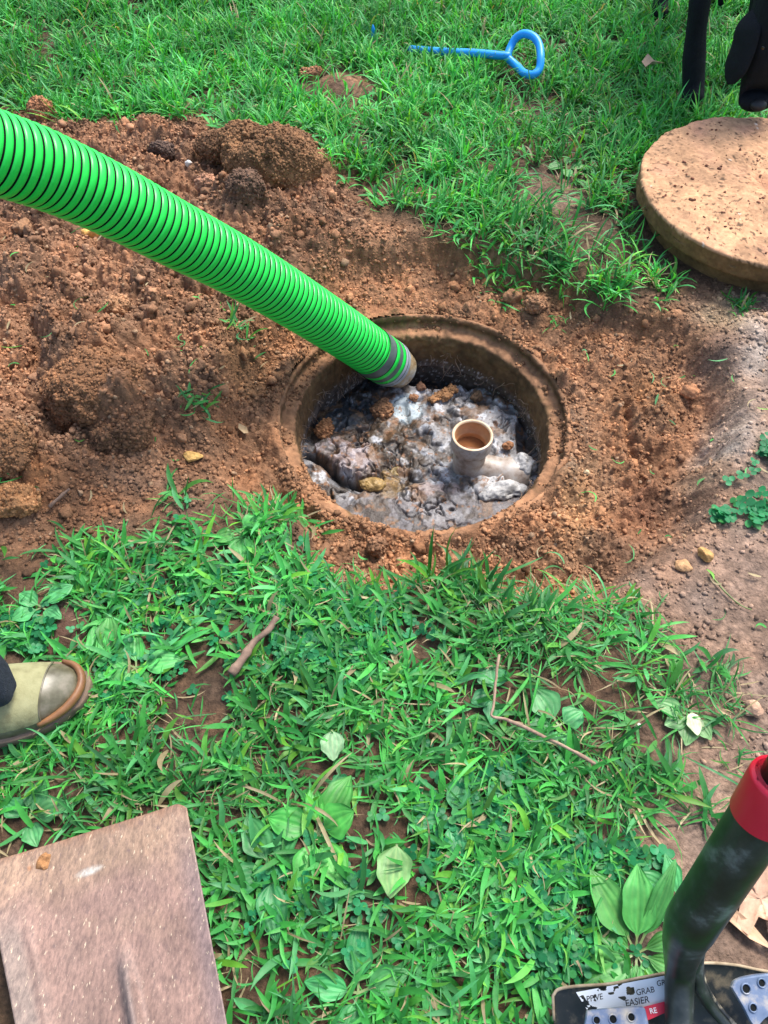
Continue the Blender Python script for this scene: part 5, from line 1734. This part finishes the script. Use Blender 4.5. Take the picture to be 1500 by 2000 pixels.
# ------------------------------------------------------------------ the black dog
M_FUR = mat_plain('black_fur', [(.003, .004, .006), (.007, .009, .014)], .7, 40, (320, .9, .004), spec=.22)
ff1 = P(1347, 218)
hf1 = P(1284, 48)
ff2 = P(1462, 176)
hf2 = P(1400, 22)
dog = thing('dog', 'black dog standing behind the concrete lid with its head down sniffing', 'dog', tuple((ff1 + hf2) / 2 * [1, 1, 0]))
sk = []    # (pos, radius, parent)
def node(p_, r1_, r2_, par):
    sk.append((np.array(p_, float), (r1_, r2_), par))
    return len(sk) - 1
pel = node((hf1[0] + .12, hf1[1] + .12, .60), .10, .11, None)
bel = node((ff1[0] + .07, ff1[1] + .40, .57), .105, .12, pel)
che = node((ff1[0] + .08, ff1[1] + .18, .56), .115, .145, bel)
neck = node((ff1[0] + .12, ff1[1] + .04, .55), .085, .09, che)
nose = P(1477, 196, .135)
n2 = node((nose[0] + .020, nose[1] + .09, .44), .080, .085, neck)
skull = node((nose[0] + .010, nose[1] + .055, .33), .085, .085, n2)
brow = node((nose[0] + .004, nose[1] + .040, .265), .072, .072, skull)
muz = node((nose[0], nose[1] + .020, .20), .054, .054, brow)
node((nose[0], nose[1] + .004, .150), .048, .046, node((nose[0], nose[1] + .000, .118), .046, .042, muz))
def leg(foot, top, hindleg, par):
    f_ = np.array(foot)
    t_ = np.array(top)
    if hindleg:
        k1 = node(t_ * .75 + f_ * .25 + [0, -.05, .02], .055, .065, par)
        k2 = node((f_[0] + .02, f_[1] + .07, .20), .024, .027, k1)
        k3 = node((f_[0] + .005, f_[1] + .05, .10), .022, .024, k2)
        k4 = node((f_[0], f_[1] + .02, .035), .026, .026, k3)
    else:
        k1 = node((f_[0] - .035, t_[1], .42), .045, .05, par)
        k2 = node((f_[0] - .045, f_[1] + .06, .26), .028, .030, k1)
        k3 = node((f_[0] - .022, f_[1] + .035, .125), .031, .033, node((f_[0] - .034, f_[1] + .050, .19), .026, .027, k2))
        k4 = node((f_[0] - .004, f_[1] + .012, .050), .030, .030, k3)
    node((f_[0] - .006, f_[1] - .030, .026), .040, .026, k4)
leg(ff1, (ff1[0] + .04, ff1[1] + .16, .5), False, che)
leg(ff2, (ff2[0] + .0, ff2[1] + .10, .5), False, che)
leg(hf1, (hf1[0] + .06, hf1[1] + .08, .5), True, pel)
leg(hf2, (hf2[0] + .04, hf2[1] + .10, .5), True, pel)
t1 = node((sk[pel][0][0], sk[pel][0][1] + .16, .64), .03, .03, pel)
t2 = node((sk[pel][0][0], sk[pel][0][1] + .32, .56), .02, .02, t1)
node((sk[pel][0][0], sk[pel][0][1] + .45, .46), .010, .010, t2)
bm = bmesh.new()
vv = [bm.verts.new(tuple(p_ - np.array(dog.location))) for p_, _, _ in sk]
for i, (_, _, par) in enumerate(sk):
    if par is not None:
        bm.edges.new((vv[par], vv[i]))
me = bpy.data.meshes.new('body')
bm.to_mesh(me)
bm.free()
body = bpy.data.objects.new('body', me)
link(body, dog)
me.materials.append(M_FUR)
mod = body.modifiers.new('skin', 'SKIN')
for i, (_, r, par) in enumerate(sk):
    me.skin_vertices[0].data[i].radius = r
    me.skin_vertices[0].data[i].use_root = par is None
mod.use_smooth_shade = True
md = body.modifiers.new('sub', 'SUBSURF')
md.levels = 2
md.render_levels = 3
# bake to a plain mesh
dg = bpy.context.evaluated_depsgraph_get()
dg.update()
me2 = bpy.data.meshes.new_from_object(body.evaluated_get(dg))
body.modifiers.clear()
body.data = me2
if not me2.materials: me2.materials.append(M_FUR)
# head details
def blob(name, c_, size, mat, par, sub=3, rot=None):
    V0, F0 = ico(sub)
    V = V0 * np.array(size)
    if rot is not None:
        ax3, an = rot
        from mathutils import Matrix
        Rm = np.array(Matrix.Rotation(an, 3, ax3))
        V = V @ Rm.T
    return mk(name, V + np.array(c_), F0, mat, par)
nb_ = np.array([nose[0], nose[1] - .028, .112])
M_NOSE = mat_plain('wet_nose', [(.006, .007, .009)], .6, 30, (200, .6, .001))
blob('nose', nb_ + [0, .008, .022], (.020, .016, .013), M_NOSE, dog)
for sgn in (-1, 1):
    ec = np.array([nose[0] + sgn * .034, nose[1] - .003, .262])
    e_ = blob('eye', ec, (.009, .009, .009), mat_plain('dark_eye', [(.02, .01, .005)], .1, 10, None), dog)
    # drooping ear
    er = np.array([nose[0] + sgn * .052 + .005, nose[1] + .045, .320])
    pts = [er, er + [sgn * .022, -.012, -.03], er + [sgn * .024, -.026, -.075], er + [sgn * .030, -.034, -.120], er + [sgn * .034, -.036, -.150]]
    V, Fc_ = tube(spline(pts, 6), np.interp(np.linspace(0, 1, 25), [0, .3, .7, .92, 1], [.022, .036, .034, .018, .004]), 16, True, .22)
    mk('ear', V, Fc_, M_FUR, dog)

for o in bpy.data.objects:
    if o.type == 'MESH' and o.data.validate():
        pass
